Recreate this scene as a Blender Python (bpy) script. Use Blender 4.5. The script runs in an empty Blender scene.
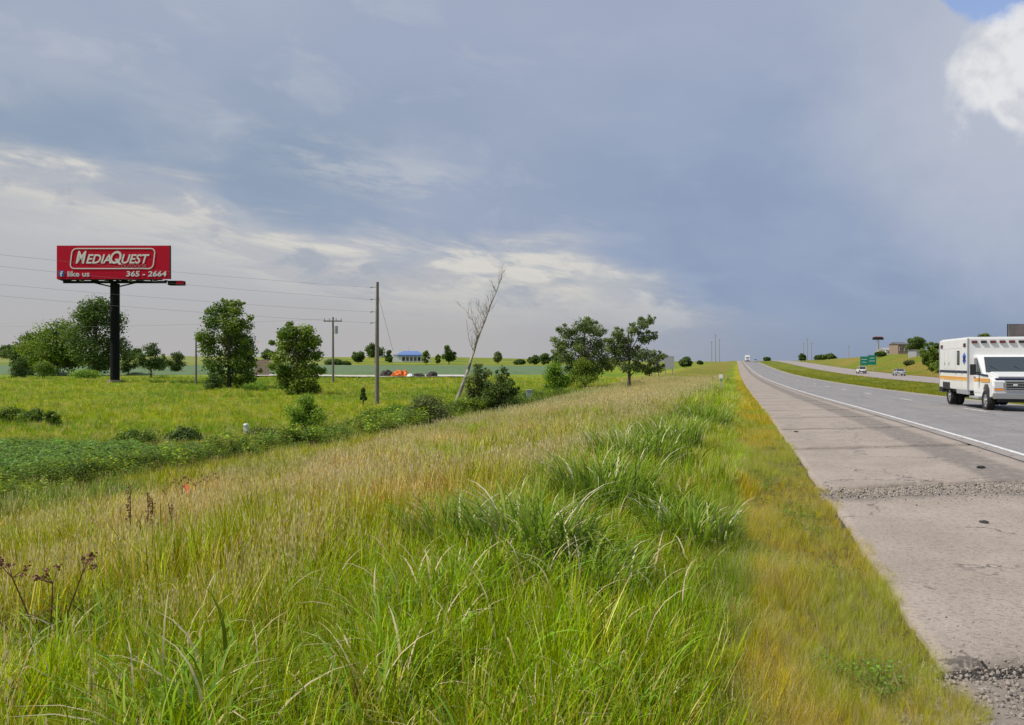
import bpy, bmesh, math, random
import numpy as np
from mathutils import Vector, Matrix

# ------------------------------------------------------------------ camera, sky, sun, exposure
S = bpy.context.scene
TH = math.radians(15.94)                      # the camera looks this far left of the road's run (+Y)
CT, ST = math.cos(TH), math.sin(TH)
CAMZ = 1.70
FPX = 781.0
cam_data = bpy.data.cameras.new('camera')
cam_data.sensor_width = 36.0
cam_data.lens = FPX / 1024.0 * 36.0
cam_data.clip_start = 0.05
cam_data.clip_end = 9000.0
cam = bpy.data.objects.new('camera', cam_data)
S.collection.objects.link(cam)
cam.location = (0, 0, CAMZ)
cam.rotation_euler = (math.radians(90), 0, TH)
S.camera = cam

SUN_EL = math.radians(52)
SUN_DIR = Vector((-0.86, -0.42, 0)).normalized()
sv = Vector((SUN_DIR.x * math.cos(SUN_EL), SUN_DIR.y * math.cos(SUN_EL), math.sin(SUN_EL)))
sun_data = bpy.data.lights.new('sun', 'SUN')
sun_data.energy = 4.6
sun_data.angle = math.radians(0.6)
sun_data.color = (1.0, 0.955, 0.88)
sun = bpy.data.objects.new('sun', sun_data)
S.collection.objects.link(sun)
sun.rotation_euler = sv.to_track_quat('Z', 'Y').to_euler()
sun.location = (-60, -30, 80)

S.view_settings.view_transform = 'Standard'
S.view_settings.look = 'None'
S.view_settings.exposure = 0.0
S.view_settings.gamma = 1.0
S.view_settings.use_curve_mapping = False
S.cycles.max_bounces = 4
S.cycles.diffuse_bounces = 2
S.cycles.transparent_max_bounces = 8
S.cycles.use_denoising = True


class NT:
    """small helper round a node tree"""
    def __init__(self, tree):
        self.t = tree
        tree.nodes.clear()

    def n(self, kind, **kw):
        nd = self.t.nodes.new(kind)
        for k, v in kw.items():
            setattr(nd, k, v)
        return nd

    def put(self, sock, v):
        if v is None:
            return
        if isinstance(v, bpy.types.NodeSocket):
            self.t.links.new(v, sock)
        else:
            if sock.type == 'RGBA' and len(v) == 3:
                v = (*v, 1)
            sock.default_value = v

    def m(self, op, a, b=None, c=None, clamp=False):
        nd = self.n('ShaderNodeMath', operation=op, use_clamp=clamp)
        for i, v in enumerate((a, b, c)):
            self.put(nd.inputs[i], v)
        return nd.outputs[0]

    def vm(self, op, a, b=None):
        nd = self.n('ShaderNodeVectorMath', operation=op)
        self.put(nd.inputs[0], a)
        if b is not None:
            self.put(nd.inputs[1], b)
        return nd.outputs['Value'] if op in ('DOT_PRODUCT', 'LENGTH') else nd.outputs[0]

    def ss(self, v, a, b, lo=0.0, hi=1.0):
        nd = self.n('ShaderNodeMapRange', interpolation_type='SMOOTHSTEP')
        self.put(nd.inputs['Value'], v)
        self.put(nd.inputs['From Min'], a)
        self.put(nd.inputs['From Max'], b)
        self.put(nd.inputs['To Min'], lo)
        self.put(nd.inputs['To Max'], hi)
        return nd.outputs[0]

    def mix(self, f, a, b, blend='MIX'):
        nd = self.n('ShaderNodeMix', data_type='RGBA', blend_type=blend)
        self.put(nd.inputs[0], f)
        self.put(nd.inputs[6], a)
        self.put(nd.inputs[7], b)
        return nd.outputs[2]

    def noise(self, vec, scale, detail=4.0, rough=0.5, dist=0.0, out='Fac'):
        nd = self.n('ShaderNodeTexNoise')
        if vec is not None:
            self.put(nd.inputs['Vector'], vec)
        nd.inputs['Scale'].default_value = scale
        nd.inputs['Detail'].default_value = detail
        nd.inputs['Roughness'].default_value = rough
        nd.inputs['Distortion'].default_value = dist
        return nd.outputs[out]

    def ramp(self, v, stops, interp='LINEAR'):
        nd = self.n('ShaderNodeValToRGB')
        cr = nd.color_ramp
        cr.interpolation = interp
        while len(cr.elements) < len(stops):
            cr.elements.new(0.5)
        for e, (p, c) in zip(cr.elements, stops):
            e.position = p
            e.color = (c, c, c, 1) if isinstance(c, (int, float)) else (*c, 1)
        self.put(nd.inputs[0], v)
        return nd.outputs[0]

    def xyz(self, x, y, z):
        nd = self.n('ShaderNodeCombineXYZ')
        for i, v in enumerate((x, y, z)):
            self.put(nd.inputs[i], v)
        return nd.outputs[0]


def lin(r, g, b):
    f = lambda c: (c / 255 / 12.92) if c / 255 <= 0.04045 else ((c / 255 + 0.055) / 1.055) ** 2.4
    return (f(r), f(g), f(b))


def build_world():
    w = bpy.data.worlds.new('World')
    S.world = w
    w.use_nodes = True
    N = NT(w.node_tree)
    STR = 0.10
    K = 1.0 / STR
    sky = N.n('ShaderNodeTexSky', sky_type='NISHITA', sun_disc=False)
    sky.sun_elevation = SUN_EL
    sky.sun_rotation = math.atan2(SUN_DIR.x, SUN_DIR.y)
    sky.air_density = 1.0
    sky.dust_density = 1.2
    sky.ozone_density = 1.0
    tc = N.n('ShaderNodeTexCoord')
    d = tc.outputs['Generated']
    dr = N.vm('DOT_PRODUCT', d, (CT, ST, 0))
    df = N.vm('DOT_PRODUCT', d, (-ST, CT, 0))
    sep = N.n('ShaderNodeSeparateXYZ')
    N.put(sep.inputs[0], d)
    z = sep.outputs[2]
    az = N.m('ARCTAN2', dr, df)                          # heading relative to the view
    hl = N.m('SQRT', N.m('ADD', N.m('MULTIPLY', dr, dr), N.m('MULTIPLY', df, df)))
    el = N.m('DIVIDE', z, N.m('MAXIMUM', hl, 0.02))      # slope above the horizon
    azn = N.m('ADD', N.m('DIVIDE', az, 2 * math.pi), 0.5)

    zt = N.m('ADD', z, N.m('MULTIPLY', dr, 0.11))
    streak = N.xyz(sep.outputs[0], sep.outputs[1], N.m('MULTIPLY', zt, 4.5))
    soft = N.xyz(sep.outputs[0], sep.outputs[1], N.m('MULTIPLY', zt, 2.2))
    n_big = N.noise(soft, 2.1, 5, 0.55)
    n_soft = N.noise(soft, 5.0, 4, 0.5)
    n_str = N.noise(streak, 5.5, 7, 0.62, 0.35)
    n_fine = N.noise(streak, 17, 6, 0.6, 0.25)
    lump = N.xyz(sep.outputs[0], sep.outputs[1], N.m('MULTIPLY', zt, 2.6))
    n_lump = N.noise(lump, 7.5, 6, 0.6, 0.5)
    c0 = N.m('SUBTRACT', n_big, 0.5)
    c1 = N.m('SUBTRACT', n_str, 0.5)

    # dark storm deck, greyer and paler to the left, slate blue to the right
    right = N.ss(az, -0.45, 0.35)
    deck_l = N.mix(N.ss(n_big, 0.36, 0.62), lin(144, 158, 182), lin(164, 172, 191))
    deck_l = N.mix(N.m('MULTIPLY', N.ss(n_lump, 0.50, 0.72), 0.70), deck_l, lin(184, 188, 199))
    deck_r = N.mix(N.ss(n_soft, 0.3, 0.7), lin(138, 153, 183), lin(149, 162, 190))
    deck_r = N.mix(N.m('MULTIPLY', N.ss(n_lump, 0.50, 0.8), 0.35), deck_r, lin(168, 176, 198))
    deck = N.mix(right, deck_l, deck_r)
    top = N.ss(el, 0.22, 0.46)
    deck = N.mix(N.m('MULTIPLY', top, 0.55), deck, lin(168, 175, 197))
    # dark belt over the bright band
    beltc = N.m('SUBTRACT', el, 0.25)
    belt = N.m('MULTIPLY', N.ss(N.m('ABSOLUTE', beltc), 0.13, 0.0), N.ss(az, 0.05, -0.35))
    deck = N.mix(N.m('MULTIPLY', belt, N.ss(n_big, 0.62, 0.40)), deck, lin(141, 156, 179))

    # pale streaky band under the deck on the left; its upper edge sinks to the right
    P = lambda a: a / (2 * math.pi) + 0.5
    edge = N.ramp(azn, [(0.0, 0.12), (P(-2.2), 0.20), (P(-0.60), 0.255), (P(-0.42), 0.230), (P(-0.25), 0.178), (P(-0.02), 0.150),
                        (P(0.10), 0.150), (P(0.22), 0.105), (P(0.36), 0.040), (P(0.52), -0.05), (P(1.2), -0.05), (1.0, 0.12)])
    e = N.m('SUBTRACT', edge, el)
    e = N.m('ADD', e, N.m('MULTIPLY', c1, 0.17))
    e = N.m('ADD', e, N.m('MULTIPLY', c0, 0.10))
    band = N.ss(e, -0.02, 0.05)
    glow = N.m('MULTIPLY', N.ss(e, -0.01, 0.04), N.ss(e, 0.13, 0.03))
    bright = N.ss(n_str, 0.41, 0.57)
    band_c = N.mix(N.ss(el, 0.16, 0.02), lin(184, 184, 190), lin(176, 174, 178))
    band_c = N.mix(N.m('MULTIPLY', glow, bright), band_c, lin(214, 209, 203))
    band_c = N.mix(N.m('MULTIPLY', N.m('MULTIPLY', glow, N.ss(n_lump, 0.52, 0.40)), 0.75), band_c, lin(160, 166, 180))
    fade = N.ss(az, 0.46, 0.02, 0.0, 1.0)
    col = N.mix(N.m('MULTIPLY', band, fade), deck, band_c)
    # wisps crossing the dark deck
    wl = N.m('ADD', N.m('MULTIPLY', az, -0.20), 0.205)
    wis = N.ss(N.m('ABSOLUTE', N.m('SUBTRACT', el, wl)), 0.055, 0.0)
    wis = N.m('MULTIPLY', wis, N.m('MULTIPLY', N.ss(az, -0.36, -0.22), N.ss(az, 0.0, -0.10)))
    wis = N.m('MULTIPLY', wis, N.ss(N.m('ADD', N.m('MULTIPLY', n_str, 0.6), N.m('MULTIPLY', n_fine, 0.4)), 0.47, 0.60))
    col = N.mix(N.m('MULTIPLY', wis, 0.45), col, lin(196, 197, 202))
    # horizon veil: warm grey at left, slate at right
    hz = N.ss(el, 0.09, 0.0)
    hc = N.mix(N.ss(az, -0.1, 0.42), lin(178, 174, 176), lin(134, 147, 171))
    col = N.mix(N.m('MULTIPLY', hz, 0.75), col, hc)

    # cumulus tower at the far right, clear blue beyond it
    nq = N.noise(d, 9.0, 8, 0.55, 0.15)
    nq2 = N.noise(d, 26.0, 6, 0.55, 0.1)
    cx = N.m('DIVIDE', N.m('SUBTRACT', az, 0.600), 0.098)
    cy = N.m('DIVIDE', N.m('SUBTRACT', el, 0.300), 0.088)
    rr = N.m('SQRT', N.m('ADD', N.m('MULTIPLY', cx, cx), N.m('MULTIPLY', cy, cy)))
    rr = N.m('ADD', rr, N.m('MULTIPLY', N.m('SUBTRACT', nq, 0.5), 1.7))
    rr = N.m('ADD', rr, N.m('MULTIPLY', N.m('SUBTRACT', nq2, 0.5), 0.5))
    cum = N.ss(rr, 1.02, 0.76)
    halo = N.ss(rr, 3.2, 0.8)
    col = N.mix(N.m('MULTIPLY', halo, 0.75), col, lin(190, 193, 207))
    # the break in the deck: Nishita blue
    bx = N.m('DIVIDE', N.m('SUBTRACT', az, 0.60), 0.12)
    by = N.m('DIVIDE', N.m('SUBTRACT', el, 0.46), 0.105)
    br = N.m('SQRT', N.m('ADD', N.m('MULTIPLY', bx, bx), N.m('MULTIPLY', by, by)))
    br = N.m('ADD', br, N.m('MULTIPLY', N.m('SUBTRACT', nq, 0.5), 0.6))
    brk = N.ss(br, 1.0, 0.90)
    blue = N.mix(1.0, sky.outputs[0], (0.20, 0.175, 0.185), 'MULTIPLY')
    col = N.mix(brk, col, blue)
    cum_c = N.mix(N.ss(nq2, 0.34, 0.60), lin(200, 201, 210), lin(226, 225, 229))
    col = N.mix(cum, col, cum_c)
    # below the horizon: dull ground bounce
    col = N.mix(N.ss(z, 0.0, -0.03), col, lin(120, 124, 104))
    full = N.mix(1.0, col, (K * 1.03, K * 1.05, K * 1.03), 'MULTIPLY')
    full = N.mix(0.03, full, sky.outputs[0])
    bg = N.n('ShaderNodeBackground')
    N.put(bg.inputs[0], full)
    bg.inputs[1].default_value = STR
    out = N.n('ShaderNodeOutputWorld')
    N.put(out.inputs[0], bg.outputs[0])


build_world()

# ------------------------------------------------------------------ terrain shape
rng = np.random.default_rng(11)
_perm = rng.random((256, 256))


def vnoise(x, y, seed=0):
    x = np.asarray(x, float) + seed * 17.31
    y = np.asarray(y, float) + seed * 9.17
    xi = np.floor(x).astype(int)
    yi = np.floor(y).astype(int)
    fx = x - xi
    fy = y - yi
    fx = fx * fx * (3 - 2 * fx)
    fy = fy * fy * (3 - 2 * fy)
    g = lambda a, b: _perm[a & 255, b & 255]
    return (g(xi, yi) * (1 - fx) + g(xi + 1, yi) * fx) * (1 - fy) + (g(xi, yi + 1) * (1 - fx) + g(xi + 1, yi + 1) * fx) * fy


def fbm(x, y, o=4, seed=0):
    s = 0
    a = 0.5
    t = 0
    for k in range(o):
        s = s + a * vnoise(x * 2 ** k, y * 2 ** k, seed + k * 3)
        t += a
        a *= 0.5
    return s / t


def sst(v, a, b):
    t = np.clip((np.asarray(v, float) - a) / (b - a), 0, 1)
    return t * t * (3 - 2 * t)


RY = [-400, 0, 12, 20, 33, 50, 75, 110, 150, 200, 260, 330, 400, 500, 600, 700, 900, 1500, 3500]
RZ = [0, 0, 0, -.06, -.22, -.46, -.74, -.98, -1.12, -1.05, -.60, .20, 1.15, 2.35, 3.05, 3.15, 1.8, -6, -10]
_ys = np.arange(-400, 3500, 2.0)
_k = np.ones(7) / 7
_rz = np.interp(_ys, RY, RZ)
_rz = np.convolve(np.pad(_rz, 3, 'edge'), _k, 'valid')


def roadz(Y):
    return np.interp(Y, _ys, _rz)


EDGE = 1.12          # left edge of the shoulder
LINE = 4.97          # white edge line
CROWN = 8.63         # lane line
MED0 = 12.85         # median edge
OPP0, OPP1 = 25.2, 36.6


def cross(X):
    X = np.asarray(X, float)
    a = 0.02 * (np.minimum(X, CROWN) - EDGE)
    a = np.where(X > CROWN, a - 0.018 * (np.minimum(X, MED0) - CROWN), a)
    return np.where(X < EDGE, 0, a)


def paved(X, Y):
    """height of the carriageway surfaces"""
    X = np.asarray(X, float)
    near = roadz(Y) + cross(X)
    opp = roadz(Y) + 0.05 - 0.012 * np.abs(X - 31)
    return np.where(X < 19, near, opp)


D_R = [0, 50, 64, 85, 103, 113, 150, 300, 400, 570, 700, 850, 1100, 1500, 4000]
D_Z = [-1.75, -1.75, -1.68, -1.42, -1.15, -.75, -.70, -.25, .35, 2.3, 4.7, 7.6, 8.6, 4, -20]


def ground(X, Y):
    X = np.asarray(X, float)
    Y = np.asarray(Y, float)
    rho = np.hypot(X, Y)
    hx = (X * CT + Y * ST) / np.maximum(rho, 1e-3)     # right-of-view component
    D = np.interp(rho, D_R, D_Z)
    g = 1 - 0.62 * sst(hx, -0.12, 0.22)
    D = np.where(rho > 300, -0.25 + (D + 0.25) * np.where(D > -0.25, g, 1), D)
    D = D + (fbm(X * 0.02, Y * 0.02, 3, 5) - 0.5) * 0.5 * sst(rho, 30, 200) + (fbm(X * 0.25, Y * 0.25, 3, 8) - 0.5) * 0.18 * sst(np.abs(X), 1.2, 8) * (1 - sst(rho, 90, 200))
    r = roadz(Y)
    t = sst(EDGE - X, 1.2, 18.5)
    left = r * (1 - t) + D * t - 0.05
    pav = paved(X, Y)
    # median with a shallow swale
    sw = -0.35 * sst(X, MED0 + .5, 19) * (1 - sst(X, 19, OPP0 - .6))
    mid = roadz(Y) + sw + np.interp(X, [MED0, OPP0], [float(cross(MED0)), 0.0]) - 0.05
    # bank right of the far carriageway
    bt = sst(X, OPP1 + 1, 58)
    top = np.interp(Y, [0, 90, 180, 260, 330, 420, 620, 900, 2000], [1.0, 1.2, 3.0, 4.3, 4.8, 4.2, 3.4, 2.2, -12])
    bank = r * (1 - bt) + top * bt - 0.05 + (fbm(X * 0.06, Y * 0.06, 3, 3) - .5) * .7 * bt
    z = np.where(X < EDGE, left, np.where(X < MED0, pav - 0.06, np.where(X < OPP0, mid, np.where(X < OPP1, pav - 0.06, bank))))
    return z


def spot(px, d):
    """world X, Y of the point seen at picture column px and depth d metres"""
    u = (px - 512) / FPX
    return d * (u * CT - ST), d * (u * ST + CT)


def gz(x, y):
    return float(ground(x, y))


# ------------------------------------------------------------------ mesh helpers
class MB:
    def __init__(self):
        self.v = []
        self.f = []
        self.mi = []

    def add(self, vs, fs, mi=0):
        b = len(self.v)
        self.v += [tuple(p) for p in vs]
        for f in fs:
            self.f.append([b + i for i in f])
            self.mi.append(mi)
        return self

    def box(self, c, s, mi=0, bev=0.0, rot=None):
        bm = bmesh.new()
        bmesh.ops.create_cube(bm, size=1)
        for v in bm.verts:
            v.co = Vector((v.co.x * s[0], v.co.y * s[1], v.co.z * s[2]))
        if bev:
            bmesh.ops.bevel(bm, geom=bm.edges[:], offset=bev, segments=2, affect='EDGES', profile=0.6)
        if rot is not None:
            bmesh.ops.rotate(bm, verts=bm.verts, cent=(0, 0, 0), matrix=rot)
        bm.verts.ensure_lookup_table()
        bm.verts.index_update()
        self.add([v.co + Vector(c) for v in bm.verts], [[v.index for v in f.verts] for f in bm.faces], mi)
        bm.free()
        return self

    def tube(self, pts, rad, seg=8, mi=0, cap=True):
        pts = [Vector(p) for p in pts]
        if not hasattr(rad, '__len__'):
            rad = [rad] * len(pts)
        vs, fs = [], []
        ref = Vector((0.31, 0.17, 0.93)).normalized()
        for i, p in enumerate(pts):
            t = (pts[min(i + 1, len(pts) - 1)] - pts[max(i - 1, 0)]).normalized()
            a = t.cross(ref if abs(t.dot(ref)) < 0.95 else Vector((1, 0, 0))).normalized()
            b = t.cross(a)
            for k in range(seg):
                q = 2 * math.pi * k / seg
                vs.append(p + (a * math.cos(q) + b * math.sin(q)) * rad[i])
        for i in range(len(pts) - 1):
            for k in range(seg):
                fs.append([i * seg + k, i * seg + (k + 1) % seg, (i + 1) * seg + (k + 1) % seg, (i + 1) * seg + k])
        if cap:
            fs.append(list(range(seg))[::-1])
            fs.append([(len(pts) - 1) * seg + k for k in range(seg)])
        return self.add(vs, fs, mi)

    def cyl(self, a, b, r, seg=16, mi=0, r2=None):
        return self.tube([a, b], [r, r if r2 is None else r2], seg, mi)

    def prism(self, prof, x0, x1, mi=0):
        """profile of (y, z) points extruded along x"""
        n = len(prof)
        vs = [(x0, y, z) for y, z in prof] + [(x1, y, z) for y, z in prof]
        fs = [list(range(n)), [n + i for i in range(n)][::-1]]
        fs += [[i, i + n, (i + 1) % n + n, (i + 1) % n] for i in range(n)]
        return self.add(vs, fs, mi)

    def build(self, name, mats, parent=None, smooth=False, bevel=0.0):
        me = bpy.data.meshes.new(name)
        me.from_pydata(self.v, [], self.f)
        for m in (mats if isinstance(mats, (list, tuple)) else [mats]):
            me.materials.append(m)
        me.polygons.foreach_set('material_index', self.mi)
        bm = bmesh.new()
        bm.from_mesh(me)
        bmesh.ops.recalc_face_normals(bm, faces=bm.faces)
        if bevel:
            bmesh.ops.bevel(bm, geom=[e for e in bm.edges if len(e.link_faces) == 2 and e.calc_face_angle() > 0.35], offset=bevel, segments=2, affect='EDGES', profile=0.6, clamp_overlap=True)
        bm.to_mesh(me)
        bm.free()
        if smooth:
            me.polygons.foreach_set('use_smooth', [True] * len(me.polygons))
            if hasattr(me, 'set_sharp_from_angle'):
                me.set_sharp_from_angle(angle=math.radians(40))
        return link(name, me, parent)


def link(name, me, parent=None):
    o = bpy.data.objects.new(name, me)
    S.collection.objects.link(o)
    if parent is not None:
        o.parent = parent
    return o


def np_mesh(name, V, F, mats, attrs=None, smooth=False):
    """numpy verts (n,3) and quad or tri faces (m,k)"""
    me = bpy.data.meshes.new(name)
    V = np.asarray(V, np.float32)
    F = np.asarray(F, np.int32)
    m, k = F.shape
    me.vertices.add(len(V))
    me.vertices.foreach_set('co', V.ravel())
    me.loops.add(m * k)
    me.loops.foreach_set('vertex_index', F.ravel())
    me.polygons.add(m)
    me.polygons.foreach_set('loop_start', np.arange(0, m * k, k, dtype=np.int32))
    me.polygons.foreach_set('loop_total', np.full(m, k, np.int32))
    me.update(calc_edges=True)
    for mt in (mats if isinstance(mats, (list, tuple)) else [mats]):
        me.materials.append(mt)
    for nm, (ty, dom, arr) in (attrs or {}).items():
        a = me.attributes.new(nm, ty, dom)
        arr = np.asarray(arr, np.float32)
        a.data.foreach_set({'FLOAT': 'value', 'FLOAT_COLOR': 'color', 'FLOAT_VECTOR': 'vector'}[ty], arr.ravel())
    if smooth:
        me.polygons.foreach_set('use_smooth', np.ones(m, bool))
    return me


def tag(o, label=None, cat=None, group=None, kind=None):
    if label:
        o['label'] = label
    if cat:
        o['category'] = cat
    if group:
        o['group'] = group
    if kind:
        o['kind'] = kind
    return o


def thing(name, label, cat, loc=(0, 0, 0), rz=0.0, group=None):
    o = bpy.data.objects.new(name, None)
    S.collection.objects.link(o)
    o.location = loc
    o.rotation_euler = (0, 0, rz)
    o.empty_display_size = 0.3
    return tag(o, label, cat, group)


# ------------------------------------------------------------------ materials
def mat(name, col, rough=0.7, metal=0.0, var=0.0, scale=6.0, bump=0.0, bscale=30.0, spec=0.4, coat=0.0, col2=None, emit=None):
    m = bpy.data.materials.new(name)
    m.use_nodes = True
    N = NT(m.node_tree)
    p = N.n('ShaderNodeBsdfPrincipled')
    o = N.n('ShaderNodeOutputMaterial')
    N.put(o.inputs[0], p.outputs[0])
    geo = N.n('ShaderNodeTexCoord').outputs['Object']
    c = col
    if var or col2:
        nz = N.noise(geo, scale, 5, 0.6)
        if col2:
            c = N.mix(N.ss(nz, 0.4, 0.62), col, col2)
        else:
            c = N.mix(nz, tuple(x * (1 - var) for x in col), tuple(min(1, x * (1 + var)) for x in col))
    N.put(p.inputs['Base Color'], c)
    p.inputs['Roughness'].default_value = rough
    p.inputs['Metallic'].default_value = metal
    p.inputs['Specular IOR Level'].default_value = spec
    p.inputs['Coat Weight'].default_value = coat
    if bump:
        b = N.n('ShaderNodeBump')
        b.inputs['Strength'].default_value = bump
        b.inputs['Distance'].default_value = 0.02
        N.put(b.inputs['Height'], N.noise(geo, bscale, 6, 0.65))
        N.put(p.inputs['Normal'], b.outputs[0])
    return m


def leaf_mat(name, dark, light, trans=0.35, instancer=False, seed=None, gloss=0.25):
    """thin foliage: reflects and lets light through; colour from per-clump attribute or from the instance's tint"""
    m = bpy.data.materials.new(name)
    m.use_nodes = True
    N = NT(m.node_tree)
    if instancer:
        a = N.n('ShaderNodeAttribute', attribute_type='INSTANCER', attribute_name='tint')
        col = a.outputs['Color']
        b = N.n('ShaderNodeAttribute', attribute_type='GEOMETRY', attribute_name='bv')
        f = b.outputs['Fac']
        hsv = N.n('ShaderNodeHueSaturation')
        N.put(hsv.inputs['Hue'], N.m('MULTIPLY_ADD', f, 0.05, 0.462))
        N.put(hsv.inputs['Value'], N.m('MULTIPLY_ADD', f, 1.05, 0.50))
        N.put(hsv.inputs['Saturation'], N.m('MULTIPLY_ADD', f, -0.15, 1.14))
        N.put(hsv.inputs['Color'], col)
        col = hsv.outputs[0]
        # straw coloured dry blades and seed heads keep their own colour
        s = N.n('ShaderNodeAttribute', attribute_type='GEOMETRY', attribute_name='dry')
        col = N.mix(s.outputs['Fac'], col, seed or (0.70, 0.57, 0.37))
    else:
        a = N.n('ShaderNodeAttribute', attribute_type='GEOMETRY', attribute_name='cv')
        col = N.mix(a.outputs['Fac'], dark, light)
    df = N.n('ShaderNodeBsdfPrincipled')
    df.inputs['Roughness'].default_value = 0.55
    df.inputs['Specular IOR Level'].default_value = gloss
    N.put(df.inputs['Base Color'], col)
    tr = N.n('ShaderNodeBsdfTranslucent')
    N.put(tr.inputs[0], N.mix(1.0, col, (1.05, 1.15, 0.55), 'MULTIPLY'))
    mx = N.n('ShaderNodeMixShader')
    mx.inputs[0].default_value = trans
    N.put(mx.inputs[1], df.outputs[0])
    N.put(mx.inputs[2], tr.outputs[0])
    o = N.n('ShaderNodeOutputMaterial')
    N.put(o.inputs[0], mx.outputs[0])
    return m


M = {}
M['bark'] = mat('bark', (0.09, 0.07, 0.055), 0.9, var=0.4, scale=8, bump=0.6, bscale=14)
M['dead_wood'] = mat('dead_wood', (0.46, 0.42, 0.37), 0.9, scale=1.6, bump=0.5, bscale=12, col2=(0.22, 0.18, 0.15))
M['pole_wood'] = mat('pole_wood', (0.20, 0.175, 0.15), 0.9, var=0.35, scale=5, bump=0.4, bscale=20)
M['grey_wood'] = mat('grey_wood', (0.27, 0.25, 0.22), 0.9, var=0.3, scale=9, bump=0.3)
M['black_steel'] = mat('black_steel', (0.008, 0.008, 0.009), 0.75, var=0.3, scale=2, spec=0.15)
M['galv'] = mat('galvanised_steel', (0.42, 0.43, 0.45), 0.5, 0.5, var=0.2, scale=4)
M['wire'] = mat('wire_metal', (0.20, 0.20, 0.21), 0.6)
M['white_paint'] = mat('white_paint', (0.72, 0.715, 0.70), 0.38, var=0.10, scale=1.7, coat=0.4)
M['white_matte'] = mat('white_matte', (0.72, 0.71, 0.69), 0.7, var=0.06, scale=2)
M['rubber'] = mat('tyre_rubber', (0.018, 0.018, 0.019), 0.85, var=0.3, scale=12)
M['chrome'] = mat('chrome', (0.55, 0.55, 0.56), 0.22, 0.9)
M['alu'] = mat('wheel_steel', (0.50, 0.50, 0.50), 0.38, 0.6)
M['glass'] = mat('tinted_glass', (0.035, 0.045, 0.05), 0.08, spec=0.8, coat=0.5)
M['dark'] = mat('dark_plastic', (0.022, 0.022, 0.025), 0.6)
M['navy'] = mat('navy_decal', (0.012, 0.018, 0.06), 0.4)
M['orange_decal'] = mat('orange_decal', (0.68, 0.30, 0.05), 0.4)
M['gold_decal'] = mat('gold_decal', (0.72, 0.42, 0.10), 0.4)
M['blue_decal'] = mat('blue_decal', (0.03, 0.09, 0.42), 0.4)
M['lens_clear'] = mat('headlamp_lens', (0.62, 0.63, 0.64), 0.1, spec=0.8, coat=0.8)
M['lens_amber'] = mat('amber_lens', (0.75, 0.25, 0.03), 0.2, spec=0.6)
M['lens_red'] = mat('red_lens', (0.16, 0.025, 0.025), 0.2, spec=0.6)
M['silver'] = mat('silver_paint', (0.42, 0.43, 0.45), 0.3, 0.4, coat=0.6)
M['sign_red'] = mat('red_vinyl', (0.58, 0.006, 0.030), 0.6, spec=.15, var=0.05, scale=0.6)
M['sign_white'] = mat('white_vinyl', (0.80, 0.79, 0.78), 0.45)
M['sign_pink'] = mat('pale_red_vinyl', (0.62, 0.22, 0.24), 0.45)
M['sign_blue'] = mat('blue_vinyl', (0.03, 0.12, 0.42), 0.45)
M['sign_green'] = mat('green_sign_sheeting', (0.005, 0.17, 0.11), 0.45, var=0.08, scale=1)
M['orange_tarp'] = mat('orange_tarp', (0.75, 0.17, 0.025), 0.6, var=0.25, scale=1.5, bump=0.5, bscale=3)
M['soil_dark'] = mat('dark_soil', (0.045, 0.036, 0.034), 0.95, var=0.4, scale=2, bump=0.8, bscale=5)
M['brick_tan'] = mat('tan_block', (0.27, 0.20, 0.15), 0.85, var=0.2, scale=2, bump=0.2)
M['roof_blue'] = mat('blue_roof_metal', (0.12, 0.20, 0.42), 0.5, var=0.1, scale=0.5)
M['roof_grey'] = mat('grey_roof', (0.12, 0.12, 0.125), 0.8, var=0.2, scale=1)
M['cream'] = mat('cream_siding', (0.42, 0.38, 0.32), 0.8, var=0.1, scale=1)
M['rock'] = mat('crushed_stone', (0.33, 0.285, 0.245), 0.9, var=0.5, scale=9, bump=0.4, bscale=40)
M['tar'] = mat('tar_lump', (0.03, 0.028, 0.028), 0.8, var=0.4, scale=20, bump=0.5)
M['flag_orange'] = mat('orange_flag', (0.88, 0.23, 0.08), 0.6)
M['brown_weed'] = mat('dried_stalk', (0.17, 0.085, 0.045), 0.9, var=0.35, scale=9)
M['brown_seed'] = mat('dried_seed_head', (0.26, 0.135, 0.075), 0.95, var=0.4, scale=20)

G = leaf_mat('grass_blades', None, None, 0.42, True, gloss=0.08)
LEAF = {
    'ash': leaf_mat('leaves_mid_green', (0.075, 0.140, 0.020), (0.260, 0.330, 0.045), 0.42),
    'dark': leaf_mat('leaves_dark_green', (0.050, 0.095, 0.022), (0.150, 0.210, 0.045), 0.40),
    'grey': leaf_mat('leaves_grey_green', (0.095, 0.140, 0.045), (0.260, 0.310, 0.110), 0.42),
    'bright': leaf_mat('leaves_bright_green', (0.120, 0.220, 0.022), (0.290, 0.410, 0.045), 0.42),
    'olive': leaf_mat('leaves_olive', (0.075, 0.100, 0.030), (0.200, 0.235, 0.060), 0.3),
}


# ------------------------------------------------------------------ ground sheet
TG = np.array([1.85, 1.70, 1.20])


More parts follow.
